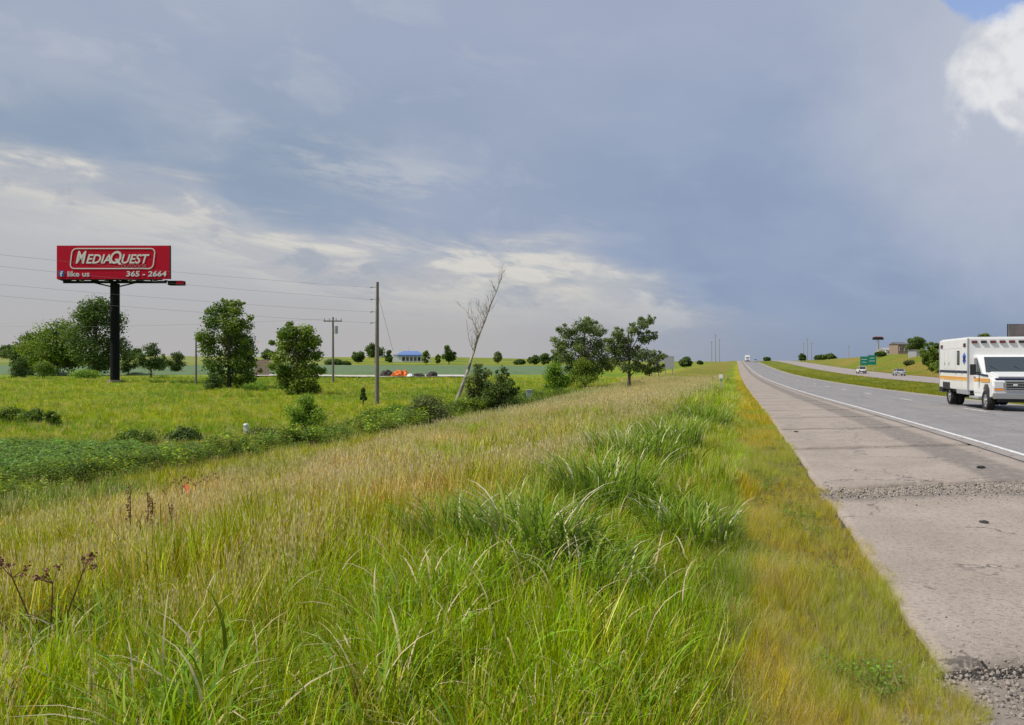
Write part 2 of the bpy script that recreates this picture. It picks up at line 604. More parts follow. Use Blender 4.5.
def zone_cols(X, Y, seed=1):
    """what grows where: base colour of the sward at (X, Y)"""
    X = np.asarray(X, float)
    Y = np.asarray(Y, float)
    rho = np.hypot(X, Y)
    n1 = fbm(X * 0.35, Y * 0.18, 4, seed)
    n2 = fbm(X * 0.9, Y * 0.5, 3, seed + 7)
    n3 = fbm(X * 0.05, Y * 0.05, 3, seed + 13)
    C = lambda *c: np.array(c)[None, :]
    shp = X.shape
    X, Y, rho, n1, n2, n3 = [a.ravel() for a in (X, Y, rho, n1, n2, n3)]
    mixc = lambda a, b, t: a * (1 - t[:, None]) + b * t[:, None]
    gold = C(.290, .252, .022)
    ygreen = C(.210, .245, .025)
    green = C(.085, .165, .014)
    bright = C(.180, .280, .018)
    tan = C(.385, .300, .165)
    bgreen = C(.070, .150, .050)
    meadow = C(.185, .235, .028)
    meadow2 = C(.110, .185, .024)
    edge = mixc(gold, ygreen, sst(n2, .46, .62))
    vg = mixc(bright, green, sst(n1, .40, .62))
    slope = mixc(tan, ygreen, sst(n2 + .5 * (n1 - .5), .40, .56))
    slope = mixc(slope, mixc(ygreen, bright, sst(n2, .45, .6)), .85 * sst(n1 + .10 * sst(rho, 9, 6), .44, .56))
    n4 = fbm(X * .22 + 5, Y * .14, 3, seed + 19)
    slope = mixc(slope, mixc(green, ygreen, sst(n2, .4, .6)), .6 * sst(n4, .50, .62))
    lower = mixc(ygreen, bgreen, sst(n1, .44, .62))
    col = edge
    col = mixc(col, vg, sst(-X + (n2 - .5) * .7, -.16, .0))
    col = mixc(col, slope, sst(-X + (n1 - .5) * 1.6, 1.9, 3.0))
    col = mixc(col, lower, sst(-X + (n1 - .5) * 5, 9.5, 13.5) * (1 - sst(rho, 60, 120)))
    mead = mixc(meadow, meadow2, sst(n1 * .5 + n3 * .5, .42, .60))
    col = mixc(col, mead, sst(-X, 16, 18.5))
    hill = mixc(C(.20, .215, .045), C(.115, .170, .035), sst(n3, .4, .62))
    col = mixc(col, hill, sst(rho, 260, 420) * (X < EDGE))
    farv = mixc(C(.20, .175, .060), C(.15, .165, .035), sst(n3 + .3 * (n1 - .5), .4, .6))
    col = mixc(col, farv, sst(rho, 70, 130) * (1 - sst(-X, 12, 17)) * (X < EDGE - .8) * sst(-X, -.3, 3))
    rt = mixc(C(.150, .165, .028), C(.100, .135, .024), sst(n1, .42, .6))
    col = np.where((X > MED0)[:, None], rt, col)
    bk = mixc(C(.135, .165, .030), C(.19, .165, .055), sst(n3, .45, .6))
    col = np.where((X > OPP1)[:, None], bk, col)
    return (col * TG).reshape(*shp, 3)


def make_ground():
    az = np.concatenate([np.arange(-180, -50, 4.0), np.arange(-50, 50, 0.25), np.arange(50, 180, 4.0)])
    az = np.radians(az)
    R = np.concatenate([[0.0], 0.4 * 1.026 ** np.arange(0, 350)])
    R = R[R < 3600]
    Rm, Am = np.meshgrid(R, az, indexing='ij')
    X = Rm * (np.sin(Am) * CT - np.cos(Am) * ST)
    Y = Rm * (np.sin(Am) * ST + np.cos(Am) * CT)
    Z = ground(X, Y)
    V = np.stack([X, Y, Z], -1).reshape(-1, 3)
    na = len(az)
    i, j = np.meshgrid(np.arange(len(R) - 1), np.arange(na), indexing='ij')
    j2 = (j + 1) % na
    F = np.stack([i * na + j, (i + 1) * na + j, (i + 1) * na + j2, i * na + j2], -1).reshape(-1, 4)
    col = zone_cols(V[:, 0], V[:, 1])
    col = np.concatenate([col * 0.68, np.ones((len(V), 1))], 1)
    m = bpy.data.materials.new('ground_soil_and_sward')
    m.use_nodes = True
    N = NT(m.node_tree)
    p = N.n('ShaderNodeBsdfPrincipled')
    p.inputs['Roughness'].default_value = 0.95
    p.inputs['Specular IOR Level'].default_value = 0.1
    a = N.n('ShaderNodeAttribute', attribute_type='GEOMETRY', attribute_name='sward')
    pos = N.n('ShaderNodeNewGeometry').outputs['Position']
    dist = N.vm('LENGTH', pos)
    nn = N.noise(pos, 3.0, 8, 0.7)
    nf = N.noise(pos, 0.22, 6, 0.65)
    c = N.mix(N.ss(nn, 0.35, 0.65), N.mix(1.0, a.outputs['Color'], (0.62, 0.66, 0.62), 'MULTIPLY'), N.mix(1.0, a.outputs['Color'], (1.15, 1.12, 1.0), 'MULTIPLY'))
    c = N.mix(N.m('MULTIPLY', N.ss(nf, 0.45, 0.60), 0.35), c, N.mix(1.0, a.outputs['Color'], (0.62, 0.78, 0.60), 'MULTIPLY'))
    # bare soil between the tufts close by
    c = N.mix(N.ss(dist, 30, 8), c, N.mix(N.ss(nn, .45, .55), (0.075, 0.055, 0.030), (0.12, 0.11, 0.035)))
    N.put(p.inputs['Base Color'], c)
    b = N.n('ShaderNodeBump')
    b.inputs['Strength'].default_value = 0.8
    b.inputs['Distance'].default_value = 0.15
    N.put(b.inputs['Height'], nn)
    N.put(p.inputs['Normal'], b.outputs[0])
    o = N.n('ShaderNodeOutputMaterial')
    N.put(o.inputs[0], p.outputs[0])
    me = np_mesh('ground', V, F, m, {'sward': ('FLOAT_COLOR', 'POINT', col)}, True)
    g = link('ground', me)
    tag(g, kind='structure')


make_ground()

YS = np.concatenate([np.arange(-40, 60, 1.0), np.arange(60, 200, 2.5), np.arange(200, 1200, 10.0)])


def strip(name, x0, x1, material, zoff=0.0, ys=YS, nx=4, parent=None, xfun=None, skew=0.0):
    xs = np.linspace(0, 1, nx + 1)
    Yg, Tg = np.meshgrid(ys, xs, indexing='ij')
    a = x0(Yg) if callable(x0) else x0
    b = x1(Yg) if callable(x1) else x1
    X = a + (b - a) * Tg
    Yg = Yg + skew * (X - EDGE)
    V = np.stack([X, Yg, paved(X, Yg) + zoff], -1).reshape(-1, 3)
    n = nx + 1
    i, j = np.meshgrid(np.arange(len(ys) - 1), np.arange(nx), indexing='ij')
    F = np.stack([i * n + j, i * n + j + 1, (i + 1) * n + j + 1, (i + 1) * n + j], -1).reshape(-1, 4)
    return link(name, np_mesh(name, V, F, material), parent)


def asphalt_mat(name, c1, c2, speck, streak=0.25, wear_x=None):
    m = bpy.data.materials.new(name)
    m.use_nodes = True
    N = NT(m.node_tree)
    p = N.n('ShaderNodeBsdfPrincipled')
    p.inputs['Roughness'].default_value = 0.85
    p.inputs['Specular IOR Level'].default_value = 0.25
    pos = N.n('ShaderNodeNewGeometry').outputs['Position']
    sp = N.n('ShaderNodeSeparateXYZ')
    N.put(sp.inputs[0], pos)
    nb = N.noise(pos, 0.9, 6, 0.6)
    ns = N.noise(N.vm('MULTIPLY', pos, (1.0, 0.05, 1.0)), 2.2, 5, 0.6)
    fine = N.noise(pos, 90, 3, 0.7)
    mid = N.noise(pos, 26, 4, 0.7)
    c = N.mix(N.ss(nb, 0.3, 0.7), c1, c2)
    c = N.mix(N.m('MULTIPLY', N.ss(ns, 0.45, 0.65), streak), c, tuple(x * 0.6 for x in c1))
    c = N.mix(N.ss(fine, 0.52, 0.72), c, speck)
    c = N.mix(N.m('MULTIPLY', N.ss(mid, 0.52, 0.35), 0.60), c, tuple(x * 0.55 for x in c1))
    if wear_x:
        for (xc, wd, amt, cc) in wear_x:
            wob = N.m('MULTIPLY', N.m('SUBTRACT', N.noise(N.vm('MULTIPLY', pos, (0.2, 1, 0.2)), 0.9, 5, 0.6), 0.5), 0.30)
            dx = N.m('ABSOLUTE', N.m('ADD', N.m('SUBTRACT', sp.outputs[0], xc), wob))
            f = N.ss(dx, wd, wd * 0.55)
            rg = N.ss(N.noise(pos, 7, 6, 0.75), 0.30, 0.56)
            c = N.mix(N.m('MULTIPLY', N.m('MULTIPLY', f, rg), amt), c, cc)
    # hairline cracks
    vo = N.n('ShaderNodeTexVoronoi', feature='DISTANCE_TO_EDGE')
    vo.inputs['Scale'].default_value = 0.55
    wv = N.vm('ADD', pos, N.vm('MULTIPLY', N.noise(pos, 2.2, 5, 0.6, out='Color'), (0.9, 0.9, 0.9)))
    N.put(vo.inputs['Vector'], wv)
    cr = N.m('MULTIPLY', N.ss(vo.outputs['Distance'], 0.014, 0.003), N.ss(nb, 0.44, 0.54))
    c = N.mix(N.m('MULTIPLY', cr, 0.7), c, (0.05, 0.045, 0.042))
    N.put(p.inputs['Base Color'], c)
    b = N.n('ShaderNodeBump')
    b.inputs['Strength'].default_value = 0.5
    b.inputs['Distance'].default_value = 0.006
    N.put(b.inputs['Height'], N.m('ADD', mid, N.m('MULTIPLY', fine, 0.5)))
    N.put(p.inputs['Normal'], b.outputs[0])
    o = N.n('ShaderNodeOutputMaterial')
    N.put(o.inputs[0], p.outputs[0])
    return m


M['asphalt'] = asphalt_mat('worn_asphalt', (0.215, 0.202, 0.200), (0.262, 0.247, 0.244), (0.36, 0.34, 0.32), 0.3,
                           [(12.45, 0.55, 0.7, (0.34, 0.30, 0.26)), (4.72, 0.26, 0.8, (0.30, 0.26, 0.225))])
M['slab'] = asphalt_mat('pale_concrete', (0.275, 0.230, 0.190), (0.350, 0.294, 0.246), (0.48, 0.42, 0.37), 0.12,
                        [(3.85, 0.50, 0.85, (0.165, 0.143, 0.125))])
M['far_road'] = asphalt_mat('far_concrete', (0.28, 0.24, 0.215), (0.33, 0.29, 0.265), (0.45, 0.40, 0.38), 0.2)
M['bed'] = asphalt_mat('gravel_bed', (0.040, 0.033, 0.028), (0.065, 0.054, 0.046), (0.14, 0.12, 0.105), 0.0)


def paint_mat():
    m = mat('road_paint', (0.72, 0.71, 0.69), 0.7)
    N = NT(m.node_tree)
    p = N.n('ShaderNodeBsdfPrincipled')
    p.inputs['Roughness'].default_value = 0.7
    pos = N.n('ShaderNodeNewGeometry').outputs['Position']
    N.put(p.inputs['Base Color'], N.mix(N.ss(N.noise(pos, 9, 6, 0.75), 0.44, 0.60), (0.70, 0.69, 0.67), (0.36, 0.345, 0.33)))
    o = N.n('ShaderNodeOutputMaterial')
    N.put(o.inputs[0], p.outputs[0])
    return m


M['paint'] = paint_mat()

road = strip('road', LINE - .32, MED0, M['asphalt'], 0.0, nx=6)
tag(road, kind='structure')
ln = strip('edge_line', LINE - .05, LINE + .06, M['paint'], 0.004, nx=1, parent=road)
yl = strip('median_edge_line', MED0 - .62, MED0 - .50, mat('yellow_road_paint', (0.48, 0.33, 0.08), 0.7, var=0.3, scale=5), 0.004, nx=1, parent=road)
for k in range(18):
    y0 = 7.0 + 12.2 * k
    strip('lane_dash', CROWN - .06, CROWN + .06, M['paint'], 0.004, ys=np.linspace(y0, y0 + 3.05, 5), nx=1, parent=road)
opp = strip('opposite_road', OPP0, OPP1, M['far_road'], 0.0, nx=6)
tag(opp, kind='structure')
strip('edge_line', OPP1 - 2.2, OPP1 - 2.05, M['paint'], 0.004, nx=1, parent=opp)

# the shoulder: a gravel bed carrying skewed concrete slabs, broken joint in front
SK = 0.36
shoulder = strip('shoulder', EDGE - .04, LINE - .34, M['bed'], -0.052, nx=4)
sand = mat('sandy_fines', (0.24, 0.20, 0.165), 0.95, var=.35, scale=14, bump=.8, bscale=40)
corner = strip('corner_fines', EDGE - .5, LINE - .36, sand, -0.046, ys=np.linspace(-4, 4.75, 20), nx=4, parent=shoulder, skew=SK)
fines = strip('joint_fines', EDGE - .02, LINE - .36, sand, -0.046, ys=np.linspace(10.75, 11.32, 4), nx=8, parent=shoulder, skew=SK)
tag(shoulder, kind='structure')
SL = [(4.95, 10.62)]
y = 11.50
k = 0
while y < 135:
    SL.append((y, y + 5.25))
    y += 5.30
    k += 1
random.seed(5)


def slab(y0, y1, j0, j1, seed):
    """one slab: ragged ends (j0 front, j1 back) and a worn left edge"""
    rs = np.random.default_rng(seed)
    nx, ny = 44, 14
    tx = np.linspace(0, 1, nx + 1)
    ty = np.linspace(0, 1, ny + 1)
    xa, xb = EDGE, LINE - .345
    w0 = (fbm(tx * 4.5 + seed, tx * 0 + .3, 5, seed) - .5) * 2 * j0 + (rs.random(nx + 1) - .5) * j0 * .25
    w1 = (fbm(tx * 4.5 + seed, tx * 0 + 5.3, 5, seed + 2) - .5) * 2 * j1 + (rs.random(nx + 1) - .5) * j1 * .25
    V = []
    for i, t in enumerate(ty):
        wl = (fbm(np.array([y0 + (y1 - y0) * t]) * 1.3, np.array([2.2]), 4, 4)[0] - .5) * .07
        x = (xa + wl * (y0 < 60)) * (1 - tx) + xb * tx
        yy = (y0 + w0) * (1 - t) + (y1 + w1) * t + SK * (x - EDGE)
        V.append(np.stack([x, yy, paved(x, yy) + (rs.random(nx + 1) - .5) * .002], -1))
    V = np.concatenate(V)
    n = nx + 1
    i, j = np.meshgrid(np.arange(ny), np.arange(nx), indexing='ij')
    F = np.stack([i * n + j, i * n + j + 1, (i + 1) * n + j + 1, (i + 1) * n + j], -1).reshape(-1, 4)
    # skirts down to the bed
    ring = list(range(n)) + [r * n + nx for r in range(1, ny + 1)] + [ny * n + c for c in range(nx - 1, -1, -1)] + [r * n for r in range(ny - 1, 0, -1)]
    b = len(V)
    low = V[ring].copy()
    low[:, 2] -= .12
    V = np.concatenate([V, low])
    L = len(ring)
    F2 = np.array([[ring[q], b + q, b + (q + 1) % L, ring[(q + 1) % L]] for q in range(L)])
    return link('slab', np_mesh('slab', V, np.concatenate([F, F2]), M['slab']), shoulder)


for i, (a, b) in enumerate(SL):
    j0 = .10 if i == 0 else (.20 if i == 1 else (.08 if i < 9 else .04))
    j1 = .24 if i == 0 else (.08 if i < 9 else .04)
    slab(a, b - (.17 if i < 6 else .20) - (.04 if i in (1, 2) else 0), j0, j1, i + 3)
far_sh = strip('shoulder_surface', EDGE, LINE - .345, M['slab'], -0.001, ys=np.concatenate([np.arange(136, 200, 2.5), np.arange(200, 1200, 10.0)]), nx=2, parent=shoulder)

# ------------------------------------------------------------------ grass: tuft shapes
PC = {}


def make_blades(n, h0, h1, w, spread, segs, bend, rs, droop=0.0, dry_p=0.05, lean=0.25, seed_p=0.0, seed_len=.16, seed_w=.02):
    V, F, bv, dry = [], [], [], []
    for _ in range(n):
        h = rs.uniform(h0, h1)
        r = spread * math.sqrt(rs.random())
        a = rs.uniform(0, 2 * math.pi)
        bx, by = r * math.cos(a), r * math.sin(a)
        da = a + rs.uniform(-1.0, 1.0)
        dx, dy = math.cos(da), math.sin(da)
        fa = da + math.pi / 2 + rs.uniform(-.5, .5)
        wx, wy = math.cos(fa), math.sin(fa)
        ww = w * rs.uniform(.6, 1.25)
        ln_ = lean * rs.uniform(.2, 1.2)
        bd = bend * rs.uniform(.3, 1.3)
        b0 = len(V)
        is_dry = 1.0 if rs.random() < dry_p else 0.0
        bb = rs.random()
        stem = rs.random() < seed_p
        if stem:
            ww *= .45
            bd *= .35
        for s in range(segs + 1):
            t = s / segs
            out = h * (ln_ * t + bd * t * t + droop * .5 * t ** 3)
            zz = h * (t - .35 * bd * t * t - droop * .55 * t ** 3.2)
            taper = (1 - t) ** .55 if not stem else .75
            taper = max(taper, .04)
            cx, cy = bx + dx * out, by + dy * out
            V.append((cx - wx * ww * taper / 2, cy - wy * ww * taper / 2, zz))
            V.append((cx + wx * ww * taper / 2, cy + wy * ww * taper / 2, zz))
            bv += [bb, bb]
            dd = is_dry if not stem else .45
            dry += [dd, dd]
            if s:
                k = b0 + 2 * s
                F.append((k - 2, k - 1, k + 1, k))
        if stem:
            # a loose seed head: small quads round the stem's top
            for q in range(5):
                t = 1 - q * .1
                out = h * (ln_ * t + bd * t * t)
                zz = h * (t - .35 * bd * t * t)
                qa = rs.uniform(0, 2 * math.pi)
                qx, qy = math.cos(qa) * seed_w, math.sin(qa) * seed_w
                k = len(V)
                cx, cy = bx + dx * out, by + dy * out
                L = seed_len * .4 * rs.uniform(.7, 1.2)
                V += [(cx, cy, zz - L * .2), (cx + qx, cy + qy, zz + L * .3), (cx + qx * .6, cy + qy * .6, zz + L), (cx - qx * .3, cy - qy * .3, zz + L * .45)]
                bv += [bb] * 4
                dry += [1.0] * 4
                F.append((k, k + 1, k + 2, k + 3))
    return V, F, bv, dry


def make_leafy(n, h, spread, leaf, rs, nst=5):
    """a broad-leaved plant: leaves held on a few stems"""
    V, F, bv, dry = [], [], [], []
    stems = [(rs.uniform(-1, 1) * spread * .5, rs.uniform(-1, 1) * spread * .5, rs.uniform(-.5, .5), rs.uniform(-.5, .5)) for _ in range(nst)]
    for sx, sy, lx, ly in stems:
        k = len(V)
        V += [(sx - .006, sy, 0), (sx + .006, sy, 0), (sx + lx * spread + .003, sy + ly * spread, h * .95), (sx + lx * spread - .003, sy + ly * spread, h * .95)]
        bv += [.2] * 4
        dry += [.3] * 4
        F.append((k, k + 1, k + 2, k + 3))
    for i in range(n):
        sx, sy, lx, ly = stems[i % nst]
        t = rs.uniform(.2, 1) ** .7
        a = rs.uniform(0, 2 * math.pi)
        off = spread * rs.uniform(.1, .5)
        c = Vector((sx + lx * spread * t + off * math.cos(a), sy + ly * spread * t + off * math.sin(a), h * t * rs.uniform(.9, 1.08)))
        u = Vector((math.cos(a), math.sin(a), rs.uniform(-.7, .25))).normalized()
        v = Vector((-math.sin(a), math.cos(a), rs.uniform(-.4, .4))).normalized()
        L = leaf * rs.uniform(.6, 1.2)
        k = len(V)
        V += [tuple(c - u * L * .5), tuple(c + v * L * .32 - u * L * .05), tuple(c + u * L * .55), tuple(c - v * L * .32 - u * L * .05)]
        b = rs.random()
        bv += [b] * 4
        dry += [0.0] * 4
        F.append((k, k + 1, k + 2, k + 3))
    return V, F, bv, dry


def proto_coll(name, gens):
    col = bpy.data.collections.new(name)
    for i, g in enumerate(gens):
        V, F, bv, dry = g
        me = np_mesh('%s_%02d' % (name, i), V, F, G, {'bv': ('FLOAT', 'POINT', bv), 'dry': ('FLOAT', 'POINT', dry)})
        o = bpy.data.objects.new('%s_%02d' % (name, i), me)
        col.objects.link(o)
    return col, len(gens)


def scatter_tree():
    t = bpy.data.node_groups.get('scatter')
    return t


def scatter(name, coll, P, rot, scl, tint, idx, label=None):
    coll, _ = coll
    n = len(P)
    me = bpy.data.meshes.new(name)
    me.vertices.add(n)
    me.vertices.foreach_set('co', np.asarray(P, np.float32).ravel())
    for nm, ty, key, arr in (('rot', 'FLOAT_VECTOR', 'vector', rot), ('scl', 'FLOAT_VECTOR', 'vector', scl), ('tint', 'FLOAT_COLOR', 'color', np.concatenate([tint, np.ones((n, 1))], 1))):
        a = me.attributes.new(nm, ty, 'POINT')
        a.data.foreach_set(key, np.asarray(arr, np.float32).ravel())
    a = me.attributes.new('idx', 'INT', 'POINT')
    a.data.foreach_set('value', np.asarray(idx, np.int32))
    o = link(name, me)
    g = bpy.data.node_groups.new('scatter_' + name, 'GeometryNodeTree')
    g.interface.new_socket('Geometry', in_out='INPUT', socket_type='NodeSocketGeometry')
    g.interface.new_socket('Geometry', in_out='OUTPUT', socket_type='NodeSocketGeometry')
    gi = g.nodes.new('NodeGroupInput')
    go = g.nodes.new('NodeGroupOutput')
    ci = g.nodes.new('GeometryNodeCollectionInfo')
    ci.inputs['Collection'].default_value = coll
    ci.inputs['Separate Children'].default_value = True
    ci.inputs['Reset Children'].default_value = True
    ip = g.nodes.new('GeometryNodeInstanceOnPoints')
    ip.inputs['Pick Instance'].default_value = True

    def na(nm, ty):
        x = g.nodes.new('GeometryNodeInputNamedAttribute')
        x.data_type = ty
        x.inputs['Name'].default_value = nm
        return x.outputs[0]
    L = g.links.new
    L(gi.outputs[0], ip.inputs['Points'])
    L(ci.outputs[0], ip.inputs['Instance'])
    L(na('idx', 'INT'), ip.inputs['Instance Index'])
    L(na('rot', 'FLOAT_VECTOR'), ip.inputs['Rotation'])
    L(na('scl', 'FLOAT_VECTOR'), ip.inputs['Scale'])
    L(ip.outputs[0], go.inputs[0])
    md = o.modifiers.new('scatter', 'NODES')
    md.node_group = g
    tag(o, label, kind='stuff')
    return o


def cam_pts(n, d0, d1, p=1.0, umin=-.80, umax=.78, seed=0):
    """random ground points in the wedge the camera sees, thinning with distance"""
    rs = np.random.default_rng(seed)
    t = rs.random(n)
    # pdf over d ~ d^(1-p)
    q = 2 - p
    d = (d0 ** q + t * (d1 ** q - d0 ** q)) ** (1 / q)
    u = rs.uniform(umin, umax, n)
    X = d * (u * CT - ST)
    Y = d * (u * ST + CT)
    return X, Y, d, rs


rs0 = random.Random(3)
near_c = proto_coll('near_tuft', [make_blades(17, .40, 1.0, .0165, .10, 6, .20, rs0, droop=.30 * (i % 3 == 0), dry_p=.08, lean=.12) for i in range(6)])
seed_c = proto_coll('seeding_tuft', [make_blades(18, .40, 1.0, .012, .12, 5, .18, rs0, dry_p=.22, lean=.12, seed_p=.35, seed_len=.14, seed_w=.010) for i in range(6)])
mid_c = proto_coll('mid_tuft', [make_blades(16, .40, 1.0, .026, .18, 4, .20, rs0, droop=.25 * (i % 3 == 0), dry_p=.08, lean=.12) for i in range(5)])
mseed_c = proto_coll('mid_seeding_tuft', [make_blades(16, .40, 1.0, .020, .20, 4, .18, rs0, dry_p=.25, lean=.12, seed_p=.4, seed_len=.20, seed_w=.018) for i in range(5)])
far_c = proto_coll('far_tuft', [make_blades(18, .5, 1.0, .05, .55, 2, .35, rs0, dry_p=.08) for i in range(5)])
fseed_c = proto_coll('far_seeding_tuft', [make_blades(16, .6, 1.0, .035, .5, 2, .22, rs0, dry_p=.14, seed_p=.4, seed_len=.22, seed_w=.03) for i in range(5)])
reed_c = proto_coll('broad_blade_tuft', [make_blades(16, .5, 1.1, .024, .12, 8, .18, rs0, droop=.50, dry_p=.08, lean=.10) for i in range(5)])
short_c = proto_coll('short_tuft', [make_blades(22, .4, 1.0, .009, .08, 4, .30, rs0, dry_p=.10, lean=.22) for i in range(5)] + [make_blades(20, .6, 1.0, .006, .09, 3, .25, rs0, dry_p=.25, lean=.25, seed_p=.4, seed_len=.08, seed_w=.006) for i in range(2)])
weed_c = proto_coll('leafy_weed', [make_leafy(60, .9, .45, .13, rs0) for i in range(4)])
soy_c = proto_coll('soy_plant', [make_leafy(44, .6, .36, .15, rs0) for i in range(4)])
clov_c = proto_coll('low_leafy_weed', [make_leafy(34, .12, .16, .028, rs0, 5) for i in range(3)])


def sward(name, X, Y, rs, kinds, height, label, tint_fn=None, jit=.18, tilt=.18):
    n = len(X)
    Z = ground(X, Y)
    tint = zone_cols(X, Y) if tint_fn is None else tint_fn(X, Y, rs)
    tint = tint * (1 + (rs.random((n, 1)) - .5) * 2 * jit) * (1 + (rs.random((n, 3)) - .5) * .16)
    h = height(X, Y, rs) if callable(height) else np.full(n, height)
    sc = np.stack([h * rs.uniform(.8, 1.2, n), h * rs.uniform(.8, 1.2, n), h], -1)
    rot = np.stack([(rs.random(n) - .5) * 2 * tilt, (rs.random(n) - .5) * 2 * tilt, rs.uniform(0, 6.28, n)], -1)
    return scatter(name, kinds, np.stack([X, Y, Z - .01], -1), rot, sc, tint, rs.integers(0, kinds[1], n), label)


def keep(mask, *a):
    return [v[mask] for v in a]


def hgt(X, Y, rs):
    n = fbm(X * .7, Y * .4, 3, 21)
    h = np.interp(-X, [-EDGE, -.15, .15, .8, 1.6, 2.6, 5, 14, 18, 24], [.10, .30, .42, .52, .62, .66, .62, .52, .42, .34])
    h = np.where(X > MED0, .22, h)
    for px_, d_ in ((44, 4.7), (30, 4.5), (182, 11.6), (142, 7.9), (158, 8.0)):
        wx_, wy_ = spot(px_, d_)
        h = h * (1 - .55 * np.exp(-((X - wx_) ** 2 + (Y - wy_) ** 2) / .30))
    h = h * (.72 + .56 * fbm(X * .25, Y * .16, 2, 91))
    return h * (.40 + 1.2 * n) * rs.uniform(.65, 1.25, len(X))


def blended_tint(X, Y, rs):
    """single tufts pick straw, yellow green or green, so the sward mixes tuft by tuft"""
    c = zone_cols(X, Y)
    r = rs.random(len(X))[:, None]
    straw = np.array([[.42, .34, .19]])
    gr = np.array([[.11, .20, .024]])
    yg = np.array([[.24, .26, .025]])
    c = np.where(r < .16, c * .35 + straw * TG * .65, c)
    c = np.where((r > .16) & (r < .36), c * .4 + gr * TG * .6, c)
    c = np.where((r > .36) & (r < .50), c * .5 + yg * TG * .5, c)
    return c


# near verge, 2.2 to 11 m
X, Y, d, rs = cam_pts(18000, 2.2, 11, 1.0, seed=1)
m = (X < .16 + .3 * (vnoise(Y * 1.5, X * 0, 3) - .4))
pseed = sst(-X, 1.6, 3.2) * (.08 + .50 * sst(fbm(X * .6, Y * .35, 3, 71), .44, .60))
ch = rs.random(len(X)) < pseed
a = keep(m & ~ch, X, Y)
sward('verge_grass', a[0], a[1], rs, near_c, hgt, 'bright green blades of the roadside verge', blended_tint)
a = keep(m & ch, X, Y)
sward('seeding_grass', a[0], a[1], rs, seed_c, hgt, 'tan seeding grass on the near slope', blended_tint)
# short yellow strip beside the pavement
X, Y, d, rs = cam_pts(30000, 2.6, 24, 1.35, -.1, .75, seed=2)
lipn = .22 * (vnoise(Y * 3.1, Y * 0 + 3, 5) - .3)
m = (X > -.35) & (X < EDGE - .02 + lipn)
a = keep(m, X, Y)
X2, Y2, d2, rs2 = cam_pts(100000, 2.6, 40, 1.3, -.1, .75, seed=22)
m2 = (X2 > -.2) & (X2 < EDGE - .02 + .22 * (vnoise(Y2 * 3.1, Y2 * 0 + 3, 5) - .3))
a = [np.concatenate([a[0], X2[m2]]), np.concatenate([a[1], Y2[m2]])]
sward('roadside_grass', a[0], a[1], rs, short_c,
      lambda X, Y, rs: (.12 + .10 * sst(-X, -.75, .3)) * (.35 + 1.3 * fbm(X * 1.6, Y * .9, 3, 31)) * rs.uniform(.7, 1.3, len(X)),
      'short golden grass along the pavement edge',
      lambda X, Y, rs: np.where(rs.random((len(X), 1)) < .42, zone_cols(X, Y) * .4 + .6 * np.array([[.30, .38, .03]]), zone_cols(X, Y)), tilt=.22, jit=.3)
# broad drooping reed grass clumps on the verge
cl = []
rc = random.Random(9)
X, Y, d, rs = cam_pts(9000, 2.6, 34, 1.2, -.5, .6, seed=4)
m = (np.abs(X + 1.75 + .5 * np.sin(Y * .9)) < .55) & (fbm(X * .9, Y * .55, 2, 40) > .50)
a = keep(m, X, Y)
tb = lambda X, Y, rs: np.where(rs.random((len(X), 1)) < .5, np.array([[.16, .26, .035]]), np.array([[.23, .34, .040]]))
sward('reed_grass', a[0], a[1], rs, reed_c, lambda X, Y, rs: rs.uniform(.55, .95, len(X)), 'broad drooping blades of reed grass along the verge', tb)
X, Y, d, rs = cam_pts(420, 2.6, 9, 1.2, -.75, .25, seed=44)
m = (X < -.2)
a = keep(m, X, Y)
sward('coarse_grass', a[0], a[1], rs, reed_c, lambda X, Y, rs: rs.uniform(.45, .85, len(X)), 'coarse broad grass blades scattered in the foreground', tb)

REED = leaf_mat('reed_blades', (0.105, 0.190, 0.020), (0.31, 0.40, 0.060), 0.38, gloss=.1)
DRYB = mat('bleached_blades', (0.50, 0.46, 0.30), 0.8)


def reed_clump(label, px, d, H, Rr, nb, seed):
    rq = random.Random(seed)
    V, F, bv, dry = make_blades(nb, .45 * H, H, .024, Rr, 8, .13, rq, droop=.48, dry_p=.10, lean=.10)
    x, yv = spot(px, d)
    V = np.array(V)
    V[:, 2] += ground(x + V[:, 0], yv + V[:, 1]) - gz(x, yv)
    me = np_mesh('grass_clump', V, F, [REED, DRYB], {'cv': ('FLOAT', 'POINT', bv)})
    dr = np.array(dry)[np.array(F)[:, 0]] > .5
    me.polygons.foreach_set('material_index', dr.astype(np.int32))
    o = link('grass_clump', me)
    o.location = (x, yv, gz(x, yv))
    tag(o, label, 'grass clump', 'clumps of reed grass along the verge')


for a in (('dark reed clump low at centre, below the largest bluish clump', 530, 6.0, 1.22, .42, 440, 1),
          ('largest bluish reed clump with drooping blades in mid verge', 604, 8.4, 1.22, .50, 520, 2),
          ('reed clump with drooping tops just beyond the largest bluish clump', 632, 12.2, 1.18, .75, 620, 3),
          ('green reed clump at the right behind the drooping-topped clump', 668, 15.0, 1.12, .62, 520, 4),
          ('small dark reed clump near the far end of the verge', 703, 21.0, 1.1, .7, 420, 5),
          ('pale-bladed reed clump at the bottom centre of the view', 445, 4.9, .78, .32, 220, 6),
          ('bright yellow green reed clump low between the dark clump and the strip', 690, 7.0, .78, .40, 380, 7),
          ('upright green clump left of the dark reed clump', 452, 6.6, 1.05, .36, 320, 9),
          ('short bright clump at the foot of the dark reed clump', 585, 5.2, .85, .32, 300, 10),
          ('thin reed clump at the bottom left corner of the view', 90, 5.0, .70, .34, 200, 8)):
    reed_clump(*a)

